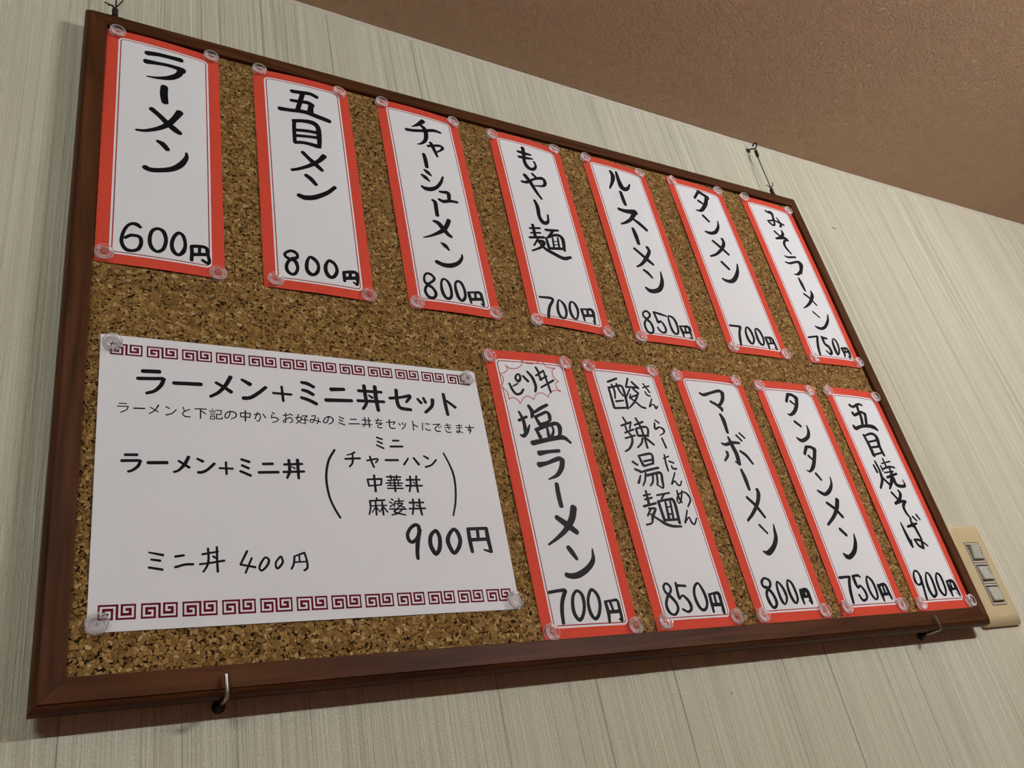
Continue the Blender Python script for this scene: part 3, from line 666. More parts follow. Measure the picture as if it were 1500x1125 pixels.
            '65,34,403,2499,22,349,2503,31,326,2451,28;345,2260,23,417,2257,28,439,2273,22;543,2273,20,509,2330,32,502,2420,34,526,2487,33,561,2503,20,593,2465,31,'
            '603,2387,35,591,2314,35,543,2273,20;664,2371,46,667,2450,45,664,2522,29;665,2368,23,768,2362,36,783,2429,41,795,2503,35;728,2373,30,725,2446,36;659,24'
            '62,29,796,2454,29'
        ),
    },
    12: {
        'L': (
            '315,236,46,362,252,33,478,206,31,537,215,31;444,219,46,428,290,42,421,390,46,387,490,42;306,340,46,321,368,37,464,317,38,513,342,43;526,331,42,460,484'
            ',43;223,520,44,235,552,43,347,517,39,482,502,45,579,513,61,620,543,40;323,633,38,340,741,49,345,890,56;330,642,22,471,604,34,539,642,58,519,758,50,527'
            ',880,42;351,721,24,524,686,26;353,792,26,513,768,30;332,890,25,522,847,25;267,1021,33,274,1103,38;316,969,31,328,1074,36,321,1146,32;471,930,29,473,10'
            '40,35;413,993,18,584,956,20;381,1026,28,379,1090,22;396,1062,23,518,1029,26,620,1032,26;518,1029,35,518,1111,35;394,1108,19,559,1086,23;322,1090,34,32'
            '0,1147,44,294,1213,38,216,1302,28;315,1165,38,395,1256,38;404,1167,30,606,1111,29;518,1101,40,458,1207,46,363,1308,25;516,1167,41,508,1243,54,572,1269'
            ',41,664,1255,34,669,1184,15;367,1354,38,419,1426,36;496,1325,31,511,1364,42,443,1439,38,350,1486,35;350,1486,27,465,1457,34,546,1455,31;539,1455,31,47'
            '0,1512,41,463,1584,42,503,1664,27;298,1714,22,303,1798,39,315,1919,50,325,1984,36;327,1979,24,357,1902,12;481,1678,30,490,1745,59;384,1758,28,483,1736'
            ',32,568,1717,24;504,1744,45,519,1841,42,525,1903,36,495,1998,44;492,2002,33,434,1972,36,409,1911,35;399,1907,24,497,1916,31,589,1977,23;551,1641,33,58'
            '9,1685,27;628,1617,35,657,1666,28'
        ),
        'P': (
            '248,2319,36,227,2261,29,185,2253,20,145,2303,30,139,2372,35,169,2399,23,222,2376,29,243,2319,40;243,2319,39,226,2414,34,198,2548,34;362,2278,18,313,23'
            '54,33,296,2455,41,318,2525,38,365,2521,26,394,2484,38,408,2389,38,404,2305,37,362,2278,18;531,2289,20,487,2346,32,468,2449,39,489,2507,37,530,2521,21,'
            '569,2465,34,580,2375,38,574,2309,38,531,2289,20;645,2380,30,650,2454,52,646,2535,29;647,2376,17,748,2379,42,765,2444,48,779,2536,17,736,2499,10;700,23'
            '84,29,687,2462,33;631,2467,28,742,2460,25'
        ),
    },
}

# ------------------------------------------------------------------ room
RX0, RX1, RY0 = -2.4, 2.6, -3.6
def quad(name, pts, mat, kind='structure'):
    return tag(link(name, mesh(name, pts, [(0, 1, 2, 3)]), mat), kind=kind)
WY = WALL
tag(link('wall_back', bm_mesh('wall_back', box_bm(RX0, RX1, WY, WY+0.1, 0, CEIL)), M_WALL), kind='structure')
def sag(x):            # the old ceiling hangs a few millimetres lower in the middle of the wall
    t = (x - 0.43)/0.74
    return 0.0075*max(0.0, 1-t*t)
vs, fs = [], []
NS = 120
for i in range(NS+1):
    x = RX0-0.1 + (RX1-RX0+0.2)*i/NS
    z = CEIL - sag(x)
    vs += [(x, WY+0.1, z), (x, RY0-0.1, z), (x, RY0-0.1, CEIL+0.1), (x, WY+0.1, CEIL+0.1)]
for i in range(NS):
    a, c = 4*i, 4*i+4
    for j in range(4): fs.append((a+j, a+(j+1) % 4, c+(j+1) % 4, c+j))
fs += [(0, 3, 2, 1), (4*NS, 4*NS+1, 4*NS+2, 4*NS+3)]
me = mesh('ceiling', vs, fs)
bm = bmesh.new(); bm.from_mesh(me); bmesh.ops.recalc_face_normals(bm, faces=bm.faces); bm.to_mesh(me); bm.free()
tag(link('ceiling', smooth(me, 30), M_CEIL), kind='structure')
tag(link('floor', bm_mesh('floor', box_bm(RX0-0.1, RX1+0.1, RY0-0.1, WY+0.1, -0.1, 0)), M_FLOOR), kind='structure')
tag(link('wall_left', bm_mesh('wall_left', box_bm(RX0-0.1, RX0, RY0, WY+0.1, 0, CEIL)), M_PANEL), kind='structure')
tag(link('wall_right', bm_mesh('wall_right', box_bm(RX1, RX1+0.1, RY0, WY+0.1, 0, CEIL)), M_PANEL), kind='structure')
tag(link('wall_front', bm_mesh('wall_front', box_bm(RX0-0.1, RX1+0.1, RY0-0.1, RY0, 0, CEIL)), M_PANEL), kind='structure')
# thin bead of sealant where the wallpaper meets the ceiling
bm = bmesh.new()
random.seed(4)
N = 160
rows = []
for i in range(N+1):
    x = RX0 + (RX1-RX0)*i/N
    a = 0.0034 + 0.0006*random.random(); b = 0.0016 + 0.0004*random.random()
    s = sag(x)
    rows.append([bm.verts.new((x, WY, CEIL-a-s)), bm.verts.new((x, WY-b*0.8, CEIL-a*0.6-s)), bm.verts.new((x, WY-b, CEIL-s))])
for r0, r1 in zip(rows, rows[1:]):
    for j in range(2): bm.faces.new((r0[j], r1[j], r1[j+1], r0[j+1]))
tag(link('trim_1', smooth(bm_mesh('trim_1', bm)), M_TRIM), kind='structure')

# ------------------------------------------------------------------ lamps: two-tube ceiling fittings (in front of the board, behind the camera)
def lamp(x, y, label, power_mat):
    t = empty('ceiling_lamp', (x, y, CEIL), label, 'lamp', 'fluorescent ceiling lamps')
    link('housing', bm_mesh('housing', box_bm(-0.26, 0.26, -0.06, 0.06, -0.04, 0, 0.004)), M_LAMPBODY, t)
    for s in (-1, 1):
        link('lamp_holder', bm_mesh('lamp_holder', box_bm(s*0.235-0.01, s*0.235+0.01, -0.02, 0.02, -0.155, -0.04, 0.003)), M_LAMPBODY, t)
    link('fluorescent_tube', smooth(bm_mesh('tube', tube_bm([(-0.225, 0, -0.13), (0.225, 0, -0.13)], 0.016, 16)), 40), power_mat, t)
lamp(LAMP_R, LAMP_Y, 'short fluorescent ceiling lamp to the right in front of the board', M_TUBE_R)
lamp(LAMP_L, LAMP_Y, 'short fluorescent ceiling lamp to the left in front of the board', M_TUBE_L)


# ------------------------------------------------------------------ the notice board
# outline of the frame in board mm
OX0, OX1, OY0, OY1 = 1.0, 899.0, 1.0, 606.0
FX0, FX1, FY0, FY1 = 5.0, 895.0, 5.0, 601.6
IX0, IX1, IY0, IY1 = 18.8, 881.6, 18.8, 587.6
BACK = 13.0
CORK = 4.6
board = empty('cork_notice_board', bw(450, 606, 8),
              'large landscape cork notice board with a reddish brown wooden frame, hung high on the wall', 'notice board')
BO = board.location
def rail(side):
    # cross-section points: (inset fraction towards the opening, depth)
    prof = [('O', BACK), ('O', 6.0), ('o1', 3.4), ('o2', 1.3), ('F', 0.8), ('F', 0.0), ('I', 0.0), ('I2', 0.6), ('I3', BACK-2)]
    def rect(key):
        if key == 'O': return OX0, OX1, OY0, OY1
        if key == 'F': return FX0, FX1, FY0, FY1
        if key == 'o1': t = 0.22
        if key == 'o2': t = 0.75
        if key in ('o1', 'o2'):
            return OX0+(FX0-OX0)*t, OX1+(FX1-OX1)*t, OY0+(FY0-OY0)*t, OY1+(FY1-OY1)*t
        if key == 'I': return IX0-0.6, IX1+0.6, IY0-0.6, IY1+0.6
        return IX0, IX1, IY0, IY1
    n = 2 if side in ('left', 'right') else 2
    bm = bmesh.new()
    ends = []
    for e in (0, 1):
        ring = []
        for key, d in prof:
            x0, x1, y0, y1 = rect(key)
            g = 0.12   # hairline mitre joint
            if side == 'top': p = (x0+g, y0) if e == 0 else (x1-g, y0)
            elif side == 'bottom': p = (x0+g, y1) if e == 0 else (x1-g, y1)
            elif side == 'left': p = (x0, y0+g) if e == 0 else (x0, y1-g)
            else: p = (x1, y0+g) if e == 0 else (x1, y1-g)
            ring.append(bm.verts.new(bw(p[0], p[1], d) - BO))
        ends.append(ring)
    k = len(prof)
    for i in range(k):
        bm.faces.new((ends[0][i], ends[0][(i+1) % k], ends[1][(i+1) % k], ends[1][i]))
    bm.faces.new(ends[0]); bm.faces.new(ends[1][::-1])
    me = bm_mesh('frame_rail', bm)
    smooth(me, 30)
    return link('frame_rail', me, M_WOODX if side in ('top', 'bottom') else M_WOODZ, board)
for s in ('top', 'bottom', 'left', 'right'): rail(s)
a, b = bw(IX0-0.1, IY1+0.1, 0)-BO, bw(IX1+0.1, IY0-0.1, 0)-BO
link('cork_panel', bm_mesh('cork_panel', box_bm(a.x, b.x, (CORK-8)/1000, (CORK+4-8)/1000, a.z, b.z)), M_CORK, board)
a, b = bw(IX0-5, IY1+5, 0)-BO, bw(IX1+5, IY0-5, 0)-BO
link('backing_panel', bm_mesh('backing_panel', box_bm(a.x+.004, b.x-.004, (CORK+4.1-8)/1000, (BACK-2.2-8)/1000, a.z+.004, b.z-.004)), M_BACK, board)
# hanging rings on the top rail
def hanging_ring(x, mat):
    # small plate screwed on top of the rail, with an upright ring
    bm = box_bm(-0.0075, 0.0075, -0.0045, 0.0045, -0.0002, 0.0014, 0.0006)
    bmesh.ops.translate(bm, verts=bm.verts, vec=bw(x, OY0, 8.0)-BO)
    link('hanger_plate', bm_mesh('hanger_plate', bm), M_WIRE, board)
    c = bw(x, OY0-4.0, 8.0)-BO
    pts = [c + Vector((0.0034*math.cos(t), 0.0008*math.sin(t), 0.0034*math.sin(t))) for t in [2*math.pi*i/20 for i in range(21)]]
    link('hanger_ring', smooth(bm_mesh('hanger_ring', tube_bm(pts, 0.0009, 8))), mat, board)
hanging_ring(25, M_WIRE); hanging_ring(866, M_STEEL)

# ------------------------------------------------------------------ hanging wires and ceiling hooks
def wire_and_hook(x, label_w, label_h, hx, hy):
    # cup hook screwed into the wall just under the ceiling
    root = empty('screw_hook', bw(hx, hy, WALL*1000), label_h, 'hook', 'screw hooks under the ceiling')
    link('wall_flange', smooth(bm_mesh('wall_flange', lathe([(0, 0), (0.0040, 0), (0.0040, 0.0007), (0.0022, 0.0020), (0, 0.0020)], 20)), 40), M_WIRE, root)
    pts = curve_pts([(0, 0, 0), (0, -0.005, -0.001), (0, -0.009, -0.0045), (0.0005, -0.0120, -0.0065), (0.0020, -0.0148, -0.0035), (0.0038, -0.0148, 0.0020),
                     (0.0044, -0.0120, 0.0052), (0.0040, -0.0090, 0.0048), (0.0036, -0.0078, 0.0032)], 4)
    link('bent_shank', smooth(bm_mesh('bent_shank', tube_bm(pts, 0.0011, 8)), 40), M_WIRE, root)
    bot = bw(x, OY0-3.6, 8.0)
    top = bw(hx, hy + 8.0, WALL*1000 - 11.5)
    wr = empty('hanging_wire', bot, label_w, 'wire', 'wires holding the board')
    d = top-bot
    strand = [tuple(d*t + Vector((0.0006*math.sin(7*t), 0, 0))) for t in [i/14 for i in range(15)]]
    link('strand', smooth(bm_mesh('strand', tube_bm(strand, 0.0007, 8)), 40), M_WIRE, wr)
    for t0, t1, r in ((0.03, 0.13, 0.0019), (0.84, 0.97, 0.0016)):      # twisted turns at both ends
        pts = []
        for i in range(61):
            f = i/60
            q = d*(t0+(t1-t0)*f)
            ang = f*2*math.pi*6
            pts.append(q + Vector((r*math.cos(ang), r*math.sin(ang), 0)))
        link('twisted_turns', smooth(bm_mesh('twisted_turns', tube_bm(pts, 0.0008, 6))), M_WIRE, wr)
    pts = [Vector((0.0005*math.sin(t*2), 0.003*math.sin(t), 0.004*math.cos(t))) for t in [2*math.pi*i/16 for i in range(17)]]
    link('lower_loop', smooth(bm_mesh('lower_loop', tube_bm(pts, 0.0007, 6))), M_WIRE, wr)
    for vx, vy, vz in ((-0.009, -0.002, 0.002), (0.006, -0.003, 0.010), (-0.006, -0.003, -0.002)):
        q = d*0.15
        pts = [q, q + Vector((vx*0.5, vy, vz*0.3)), q + Vector((vx, vy, vz))]
        link('loose_end', bm_mesh('loose_end', tube_bm(pts, 0.0007, 6)), M_WIRE, wr)
wire_and_hook(866, 'thin dark twisted wire from the right ceiling hook down to the board',
              'dark screw hook under the ceiling that carries the right hanging wire', 877.3, -107.1)
wire_and_hook(25, 'dark twisted wire rising out of the frame from the board\'s upper left corner',
              'screw hook above the upper left corner of the board, carrying the left wire', 25, -108)

# ------------------------------------------------------------------ L-shaped hooks under the bottom rail
def l_hook(x, rot, label, lean):
    root = empty('support_hook', bw(x, OY1+1.7, WALL*1000), label, 'hook', 'L-shaped hooks under the frame')
    link('wall_flange', smooth(bm_mesh('wall_flange', lathe([(0, 0), (0.0042, 0), (0.0042, 0.001), (0.0026, 0.0035), (0.0022, 0.0075), (0, 0.0075)], 24)), 40), M_WIRE, root)
    r = 0.0014
    out = 0.0268
    pts = [(0, 0, 0), (0, -out*0.5, 0), (lean*0.0, -out+0.003, 0)]
    for i in range(1, 7):
        t = math.pi/2*i/6
        pts.append((lean*0.002*i/6, -out+0.003-0.003*math.sin(t), 0.003-0.003*math.cos(t)))
    pts += [(lean*0.007, -out, 0.008), (lean*0.010, -out, 0.0135)]
    link('bent_shank', smooth(bm_mesh('bent_shank', tube_bm(pts, [r]*(len(pts)-1)+[r*0.9], 12)), 50), M_HOOK, root)
l_hook(106.0, 0, 'bright steel L-shaped hook under the left end of the bottom rail', -0.05)
l_hook(802.5, 0, 'dark bent steel hook holding the bottom rail near the light switches', -0.22)

# ------------------------------------------------------------------ sheets pinned to the cork
D0 = 4.2
EDGE_LIFT = 1.1          # the long edges stand a little off the cork between the pins
def sheet_frame(k):
    """returns surf(u_mm, v_mm, lift) -> world point, and the sheet's size"""
    c = [Vector(p) for p in CORNERS[k]]
    W = ((c[1]-c[0]).length + (c[3]-c[2]).length)/2
    H = ((c[2]-c[0]).length + (c[3]-c[1]).length)/2
    ha, hb = BULGE[k]
    def surf(u, v, lift=0.0):
        s, t = u/W, v/H
        p = c[0]*(1-s)*(1-t) + c[1]*s*(1-t) + c[2]*(1-s)*t + c[3]*s*t
        ss = min(max(s, 0), 1); tt = min(max(t, 0), 1)
        h = (ha*(1-tt)+hb*tt)*4*ss*(1-ss) + EDGE_LIFT*4*tt*(1-tt)
        return bw(p.x, p.y, D0 - h - lift)
    return surf, W, H

def sheet_mesh(surf, W, H, base, nu=28, nv=12, centre_uv=True):
    th = 0.12
    verts, uvs, faces = [], [], []
    for lift in (0.0, -th):
        for j in range(nv+1):
            for i in range(nu+1):
                u, v = W*i/nu, H*j/nv
                verts.append(surf(u, v, lift)-base)
                uvs.append(((i/nu-0.5)*94.4, (0.5-j/nv)*264.0))
    n1 = (nu+1)*(nv+1)
    idx = lambda i, j: j*(nu+1)+i
    for j in range(nv):
        for i in range(nu):
            a, b, c, d = idx(i, j), idx(i+1, j), idx(i+1, j+1), idx(i, j+1)
            faces.append((a, d, c, b)); faces.append((n1+a, n1+b, n1+c, n1+d))
    for i in range(nu):
        a, b = idx(i, 0), idx(i+1, 0); faces.append((a, b, n1+b, n1+a))
        a, b = idx(i, nv), idx(i+1, nv); faces.append((b, a, n1+a, n1+b))
    for j in range(nv):
        a, b = idx(0, j), idx(0, j+1); faces.append((b, a, n1+a, n1+b))
        a, b = idx(nu, j), idx(nu, j+1); faces.append((a, b, n1+b, n1+a))
    me = mesh('paper', verts, faces, uvs)
    smooth(me, 40)
    return me

def strokes_mesh(name, text, surf, base, lift0=0.05):
    verts, faces = [], []
    for si, s in enumerate(text.split(';')):
        v = [float(t)/10 for t in s.split(',')]
        pts = [(v[i], v[i+1], v[i+2]) for i in range(0, len(v), 3)]
        L = sum(math.dist(a[:2], b[:2]) for a, b in zip(pts, pts[1:]))
        if len(pts) == 2:
            n = max(2, int(L/4))
            pts = [tuple(a+(b-a)*i/n for a, b in zip(pts[0], pts[1])) for i in range(n+1)]
        else:
            pts = curve_pts(pts, 6)
        clean = [pts[0]]
        for p in pts[1:]:
            if math.dist(p[:2], clean[-1][:2]) > 0.05: clean.append(p)
        pts = clean
        n = len(pts)
        if n < 2: continue
        lift = lift0 + 0.0012*(si % 60)
        left, right, tang = [], [], []
        for i in range(n):
            a, b = pts[max(i-1, 0)], pts[min(i+1, n-1)]
            dx, dy = b[0]-a[0], b[1]-a[1]
            l = math.hypot(dx, dy) or 1
            dx, dy = dx/l, dy/l
            w = max(pts[i][2]*1.08, 0.12)/2
            tang.append((dx, dy))
            left.append((pts[i][0]-dy*w, pts[i][1]+dx*w)); right.append((pts[i][0]+dy*w, pts[i][1]-dx*w))
        base_i = len(verts)
        for l, r in zip(left, right):
            verts.append(surf(l[0], l[1], lift)-base); verts.append(surf(r[0], r[1], lift)-base)
        for i in range(n-1):
            a = base_i+2*i
            faces.append((a, a+1, a+3, a+2))
        # rounded ends
        for e, sgn in ((0, -1), (n-1, 1)):
            w = max(pts[e][2]*1.08, 0.12)/2
            dx, dy = tang[e][0]*sgn, tang[e][1]*sgn
            a, b = base_i+2*e, base_i+2*e+1
            arc = []
            for q in range(1, 6):
                t = math.pi*q/6
                # from left side over the tip to the right side
                cx = pts[e][0] + w*(-tang[e][1]*math.cos(t) + dx*math.sin(t)*0.85)
                cy = pts[e][1] + w*(tang[e][0]*math.cos(t) + dy*math.sin(t)*0.85)
                verts.append(surf(cx, cy, lift)-base); arc.append(len(verts)-1)
            faces.append([a]+arc+[b] if sgn > 0 else [b]+arc[::-1]+[a])
    me = mesh(name, verts, faces)
    # make every face look out of the board
    bm = bmesh.new(); bm.from_mesh(me)
    for f in bm.faces:
        f.normal_update()
        if f.normal.y > 0: f.normal_flip()
    bm.to_mesh(me); bm.free()
    return me

# clear push pin: foot flange, waist, head with a dished face, steel needle
PIN_PROFILE = [(0, 0.0), (0.0056, 0.0), (0.0064, 0.00025), (0.0066, 0.0006), (0.0060, 0.0010), (0.0046, 0.0013), (0.0038, 0.0018),
               (0.0040, 0.0023), (0.0054, 0.0028), (0.0064, 0.0033), (0.0067, 0.0038), (0.0064, 0.0043), (0.0058, 0.0045),
               (0.0046, 0.0042), (0.0036, 0.0035), (0.0028, 0.0033), (0.0018, 0.0034), (0.0009, 0.0038), (0, 0.0039)]
pin_mesh = smooth(bm_mesh('push_pin_body', lathe(PIN_PROFILE, 36)))
pin_mesh.materials.append(M_GLASS)
needle_mesh = smooth(bm_mesh('push_pin_needle', lathe([(0, 0.0028), (0.0005, 0.0026), (0.00055, -0.0040), (0, -0.0075)], 12)), 40)
needle_mesh.materials.append(M_STEEL)
random.seed(11)
CORNER_NAME = ['upper left', 'upper right', 'lower left', 'lower right']
def push_pin(x, y, label, d):
    r = empty('push_pin', bw(x, y, d), label, 'push pin', 'clear push pins')
    b = link('plastic_head', pin_mesh, None, r)
    n = link('needle', needle_mesh, None, r)
    r.rotation_euler = (math.radians(random.uniform(-7, 7)), random.uniform(0, 6), math.radians(random.uniform(-7, 7)))
    return r

INFO = {
    1: ('red-bordered strip, leftmost of the top row, bold black lettering, priced 600 yen', '600 yen strip'),
    2: ('red-bordered strip, second of the top row, four characters, priced 800 yen', 'second strip of the top row'),
    3: ('red-bordered strip, third of the top row, seven characters, priced 800 yen', 'third strip of the top row'),
    4: ('red-bordered strip, middle of the top row, priced 700 yen', 'middle strip of the top row'),
    5: ('red-bordered strip, third from the right in the top row, priced 850 yen', 'third strip from right, top row'),
    6: ('red-bordered strip, second from the right in the top row, priced 700 yen', 'second strip from right, top row'),
    7: ('red-bordered strip, rightmost of the top row, in the frame corner, priced 750 yen', 'rightmost strip of the top row'),
    8: ('red-bordered strip with a red spiky bubble at its head, priced 700 yen', 'strip with the red spiky bubble'),
    9: ('red-bordered lower row strip with small side lettering beside dense characters, priced 850 yen', 'lower strip with small side lettering'),
    10: ('red-bordered strip, middle of the five in the lower row, priced 800 yen', 'middle strip of the lower row'),
    11: ('red-bordered strip, second from the right in the lower row, priced 750 yen', 'second strip from right, lower row'),
    12: ('red-bordered strip, rightmost of the lower row, priced 900 yen', 'rightmost strip of the lower row'),
}
for k in range(1, 13):
    surf, W, H = sheet_frame(k)
    c = [Vector(p) for p in CORNERS[k]]
    m = (c[2]+c[3])/2
    base = bw(m.x, m.y, D0)
    desc, short = INFO[k]
    root = empty('menu_strip', base, desc, 'menu strip', 'red-bordered menu strips')
    link('paper', sheet_mesh(surf, W, H, base), M_STRIP, root)
    link('lettering', strokes_mesh('lettering', STROKES[k]['L'], surf, base), M_INK, root)
    link('price', strokes_mesh('price', STROKES[k]['P'], surf, base), M_INK, root)
    if 'R' in STROKES[k]:
        o = link('bubble_outline', strokes_mesh('bubble_outline', STROKES[k]['R'], surf, base), M_REDINK, root)
        o['label'] = 'red hand-drawn spiky bubble outline'
    # the printer's tiny pink line under the yen sign
    seg = ';'.join(f'{int((W-19+i*1.6)*10)},{int((H-15.3)*10)},{int((W-18.1+i*1.6)*10)},{int((H-15.3)*10)}' for i in range(5))
    seg = ';'.join(f'{int((W-20+i*1.7)*10)},{int((H-13.2)*10)},6,{int((W-19.2+i*1.7)*10)},{int((H-13.2)*10)},6' for i in range(5))
    link('small_print', strokes_mesh('small_print', seg, surf, base, 0.03), M_GREYPRINT, root)
    for j, (x, y) in enumerate(PIN_AT[k]):
        push_pin(x, y, 'clear push pin, %s corner of the %s' % (CORNER_NAME[j], short), D0-0.45)

# the set-menu sheet
surf, W, H = sheet_frame(0)
c = [Vector(p) for p in CORNERS[0]]
m = (c[2]+c[3])/2
base = bw(m.x, m.y, D0)
root = empty('set_menu_sheet', base, 'wide white set-menu sheet with maroon key-pattern bands, pinned at the lower left of the cork', 'menu sheet')
link('paper', sheet_mesh(surf, W, H, base, 36, 20), M_PAPER, root)
link('heading', strokes_mesh('heading', STROKES[0]['H'], surf, base), M_INK, root)
link('subheading', strokes_mesh('subheading', STROKES[0]['S'], surf, base), M_INK, root)
for key, name in (('L', 'lettering'), ('O', 'lettering'), ('Q', 'lettering'), ('B', 'bracket'), ('D', 'bracket'), ('P', 'price'), ('T', 'price')):
    link(name, strokes_mesh(name, STROKES[0][key], surf, base), M_INK, root)

def meander_band(p0, p1, height, n=12):
    """n key-pattern tiles between p0 and p1 (upper left and upper right, sheet mm): maroon blocks cut by a spiral channel"""
    pitch = 1.0/(n - 0.115)
    # unit tile 14 x 7, channel 0.85 wide
    A = [(6.1, 7.0), (6.1, 1.35), (1.15, 1.35), (1.15, 5.65), (4.35, 5.65), (4.35, 3.45), (3.1, 3.45)]
    B = [(14-x, 7-y) for x, y in A]
    hw = 0.42
    rects = []
    for P in (A, B):
        for q, (a, b) in enumerate(zip(P, P[1:])):
            x0, x1 = min(a[0], b[0])-hw, max(a[0], b[0])+hw
            y0, y1 = min(a[1], b[1])-hw, max(a[1], b[1])+hw
            if q == 0:
                if P is A: y1 = 7.0
                else: y0 = 0.0
            rects.append((x0, x1, y0, y1))
    xs = sorted({0.0, 14.0} | {min(max(v, 0), 14) for r in rects for v in r[:2]})
    ys = sorted({0.0, 7.0} | {min(max(v, 0), 7) for r in rects for v in r[2:]})
    cells = []
    for x0, x1 in zip(xs, xs[1:]):
        for y0, y1 in zip(ys, ys[1:]):
            mx, my = (x0+x1)/2, (y0+y1)/2
            if not any(r[0] < mx < r[1] and r[2] < my < r[3] for r in rects): cells.append((x0, x1, y0, y1))
    verts, faces = [], []
    dx, dy = p1[0]-p0[0], p1[1]-p0[1]
    for t in range(n):
        for x0, x1, y0, y1 in cells:
            q = []
            for (X, Y) in ((x0, y0), (x0, y1), (x1, y1), (x1, y0)):
                f = (t + X/14*0.885)*pitch
                u, v = p0[0]+dx*f, p0[1]+dy*f + Y/7*height
                verts.append(surf(u, v, 0.05)-base); q.append(len(verts)-1)
            faces.append(q)
    return mesh('key_pattern_band', verts, faces)
link('key_pattern_band', meander_band((6.4, 7.2), (291.0, 4.4), 9.6), M_MAROON, root)
link('key_pattern_band', meander_band((5.6, 196.6), (292.0, 196.8), 9.6), M_MAROON, root)
for j, (x, y) in enumerate(PIN_AT[0]):
    push_pin(x, y, 'clear push pin in the %s corner of the white set-menu sheet' % CORNER_NAME[j], D0-0.45)

# ------------------------------------------------------------------ light switch plate on the wall
PX0, PX1, PY0, PY1 = 911.0, 981.5, 486.5, 606.0
pc = bw((PX0+PX1)/2, PY1, WALL*1000)
plate = empty('light_switch', pc, 'beige glossy switch plate with three grey rocker keys, beside the lower right board corner', 'light switch')
def rounded_rect(x0, x1, z0, z1, r, n=6):
    out = []
    for cx, cz, a0 in ((x1-r, z1-r, 0), (x0+r, z1-r, 90), (x0+r, z0+r, 180), (x1-r, z0+r, 270)):
        for i in range(n+1):
            t = math.radians(a0+90*i/n)
            out.append((cx+r*math.cos(t), cz+r*math.sin(t)))
    return out
HW, HH = 0.035, 0.1195
hx0, hx1, hz0, hz1 = -0.0135, 0.0145, 0.0215, 0.0955
bm = bmesh.new()
levels = [(0.0, 0.0, 0.0032), (0.0, 0.0034, 0.0032), (0.0010, 0.0052, 0.0030), (0.0055, 0.0086, 0.003), (0.0085, 0.0100, 0.003), (0.0105, 0.0104, 0.003)]
rings = []
for inset, h, r in levels:
    rings.append([bm.verts.new((x, -h, z)) for x, z in rounded_rect(-HW+inset, HW-inset, inset, HH-inset, r)])
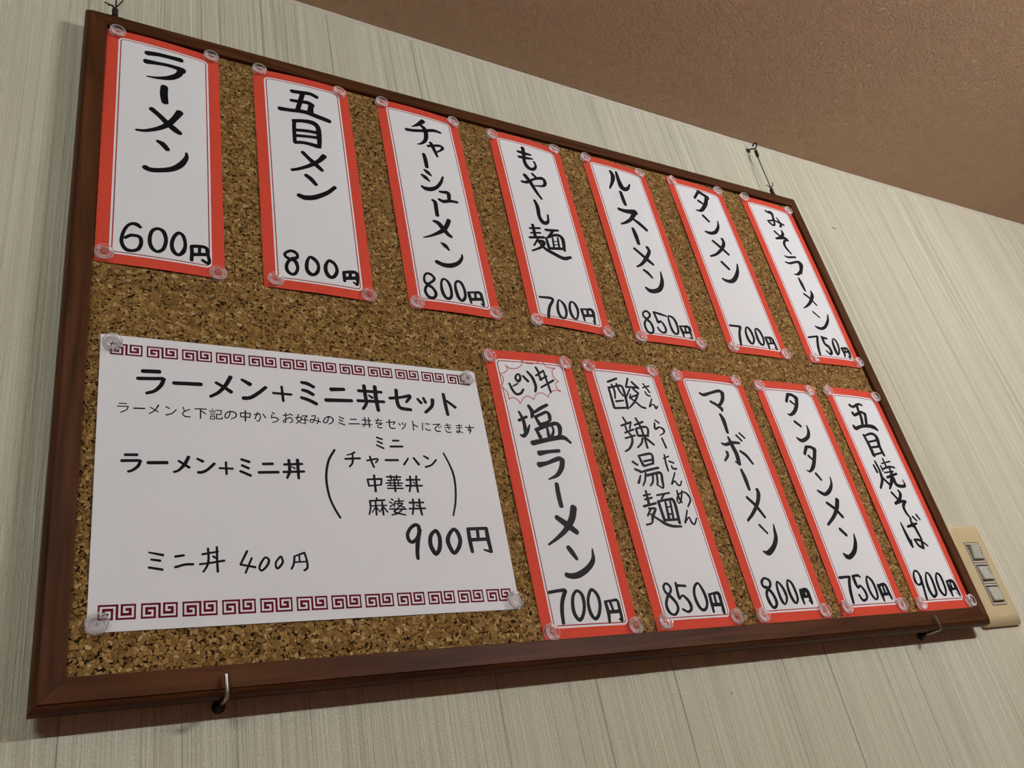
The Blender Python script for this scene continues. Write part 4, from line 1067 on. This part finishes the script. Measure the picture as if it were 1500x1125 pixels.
# opening
ring = [bm.verts.new((x, -0.0104, z)) for x, z in rounded_rect(hx0, hx1, hz0, hz1, 0.0004)]
rings.append(ring)
ring = [bm.verts.new((x, -0.0075, z)) for x, z in rounded_rect(hx0, hx1, hz0, hz1, 0.0004)]
rings.append(ring)
for a, b in zip(rings, rings[1:]):
    for i in range(len(a)):
        j = (i+1) % len(a)
        bm.faces.new((a[i], a[j], b[j], b[i]))
link('cover_plate', smooth(bm_mesh('cover_plate', bm), 35), M_PLATE, plate)
link('switch_frame', bm_mesh('switch_frame', box_bm(hx0+0.0002, hx1-0.0002, -0.0080, -0.002, hz0+0.0002, hz1-0.0002)), M_DARK, plate)
def switch_module(z1, z0, kind, xo=0.0):
    f = bmesh.new()
    x0, x1 = hx0+0.001, hx1-0.001
    # frame as four slim bars
    def bar(a0, a1, b0, b1, h=0.0108):
        t = box_bm(a0, a1, -h, -0.0078, b0, b1, 0.0003, 1)
        me = bpy.data.meshes.new('t'); t.to_mesh(me); t.free(); f.from_mesh(me); bpy.data.meshes.remove(me)
    bar(x0, x1, z1-0.0022, z1); bar(x0, x1, z0, z0+0.0024)
    bar(x0, x0+0.0018, z0+0.0024, z1-0.0022); bar(x1-0.0018, x1, z0+0.0024, z1-0.0022)
    fr = link('module_frame', bm_mesh('module_frame', f), M_PLATEFRAME, plate)
    # rocker key: slab tilted, deeper at one end
    kx0, kx1, kz0, kz1 = x0+0.0028, x1-0.0028, z0+0.0040, z1-0.0034
    top, bot = (0.0150, 0.0122) if kind == 'up' else (0.0114, 0.0134)
    bm = bmesh.new()
    vs = [bm.verts.new(p) for p in ((kx0, -0.008, kz0), (kx1, -0.008, kz0), (kx1, -0.008, kz1), (kx0, -0.008, kz1),
                                    (kx0+.0008, -bot, kz0+.0004), (kx1-.0008, -bot, kz0+.0004), (kx1-.0008, -top, kz1-.0004), (kx0+.0008, -top, kz1-.0004))]
    for q in ((0,3,2,1), (4,5,6,7), (0,1,5,4), (1,2,6,5), (2,3,7,6), (3,0,4,7)): bm.faces.new([vs[i] for i in q])
    bmesh.ops.bevel(bm, geom=bm.edges[:], offset=0.0005, segments=2, affect='EDGES')
    key = link('rocker_key', smooth(bm_mesh('rocker_key', bm), 35), M_KEY, plate)
    return key, (kx0, kx1, kz0, kz1, top, bot)
mods = [(0.0948, 0.0710, 'up'), (0.0704, 0.0466, 'down'), (0.0460, 0.0222, 'down')]
for i, (z1, z0, kind) in enumerate(mods):
    key, (kx0, kx1, kz0, kz1, top, bot) = switch_module(z1, z0, kind)
    if i < 2:      # worn dark marks near the right edge of the key
        mk = bmesh.new()
        for q in range(3):
            fz = 0.35+0.17*q
            z = kz0+(kz1-kz0)*fz
            h = bot+(top-bot)*fz+0.00012
            x = kx1-0.0042+0.0007*(q % 2)
            vs = [mk.verts.new((x+a, -h-(b)*(top-bot)/(kz1-kz0), z+b)) for a, b in ((0, 0), (0.0022, 0.0003), (0.0020, 0.0018), (0.0003, 0.0015))]
            mk.faces.new(vs)
        link('worn_marking', bm_mesh('worn_marking', mk), M_DARK, plate)

# ------------------------------------------------------------------ a stray staple in the wallpaper
st = empty('wire_staple', bw(996.8, 14.8, WALL*1000), 'tiny wire staple left in the wallpaper to the right of the board', 'staple')
pts = [(-0.0045, 0.002, 0), (-0.0045, -0.0006, 0), (0.0045, -0.0006, -0.0006), (0.0045, 0.002, -0.0006)]
link('staple_wire', bm_mesh('staple_wire', tube_bm(pts, 0.0005, 6)), M_HOOK, st)
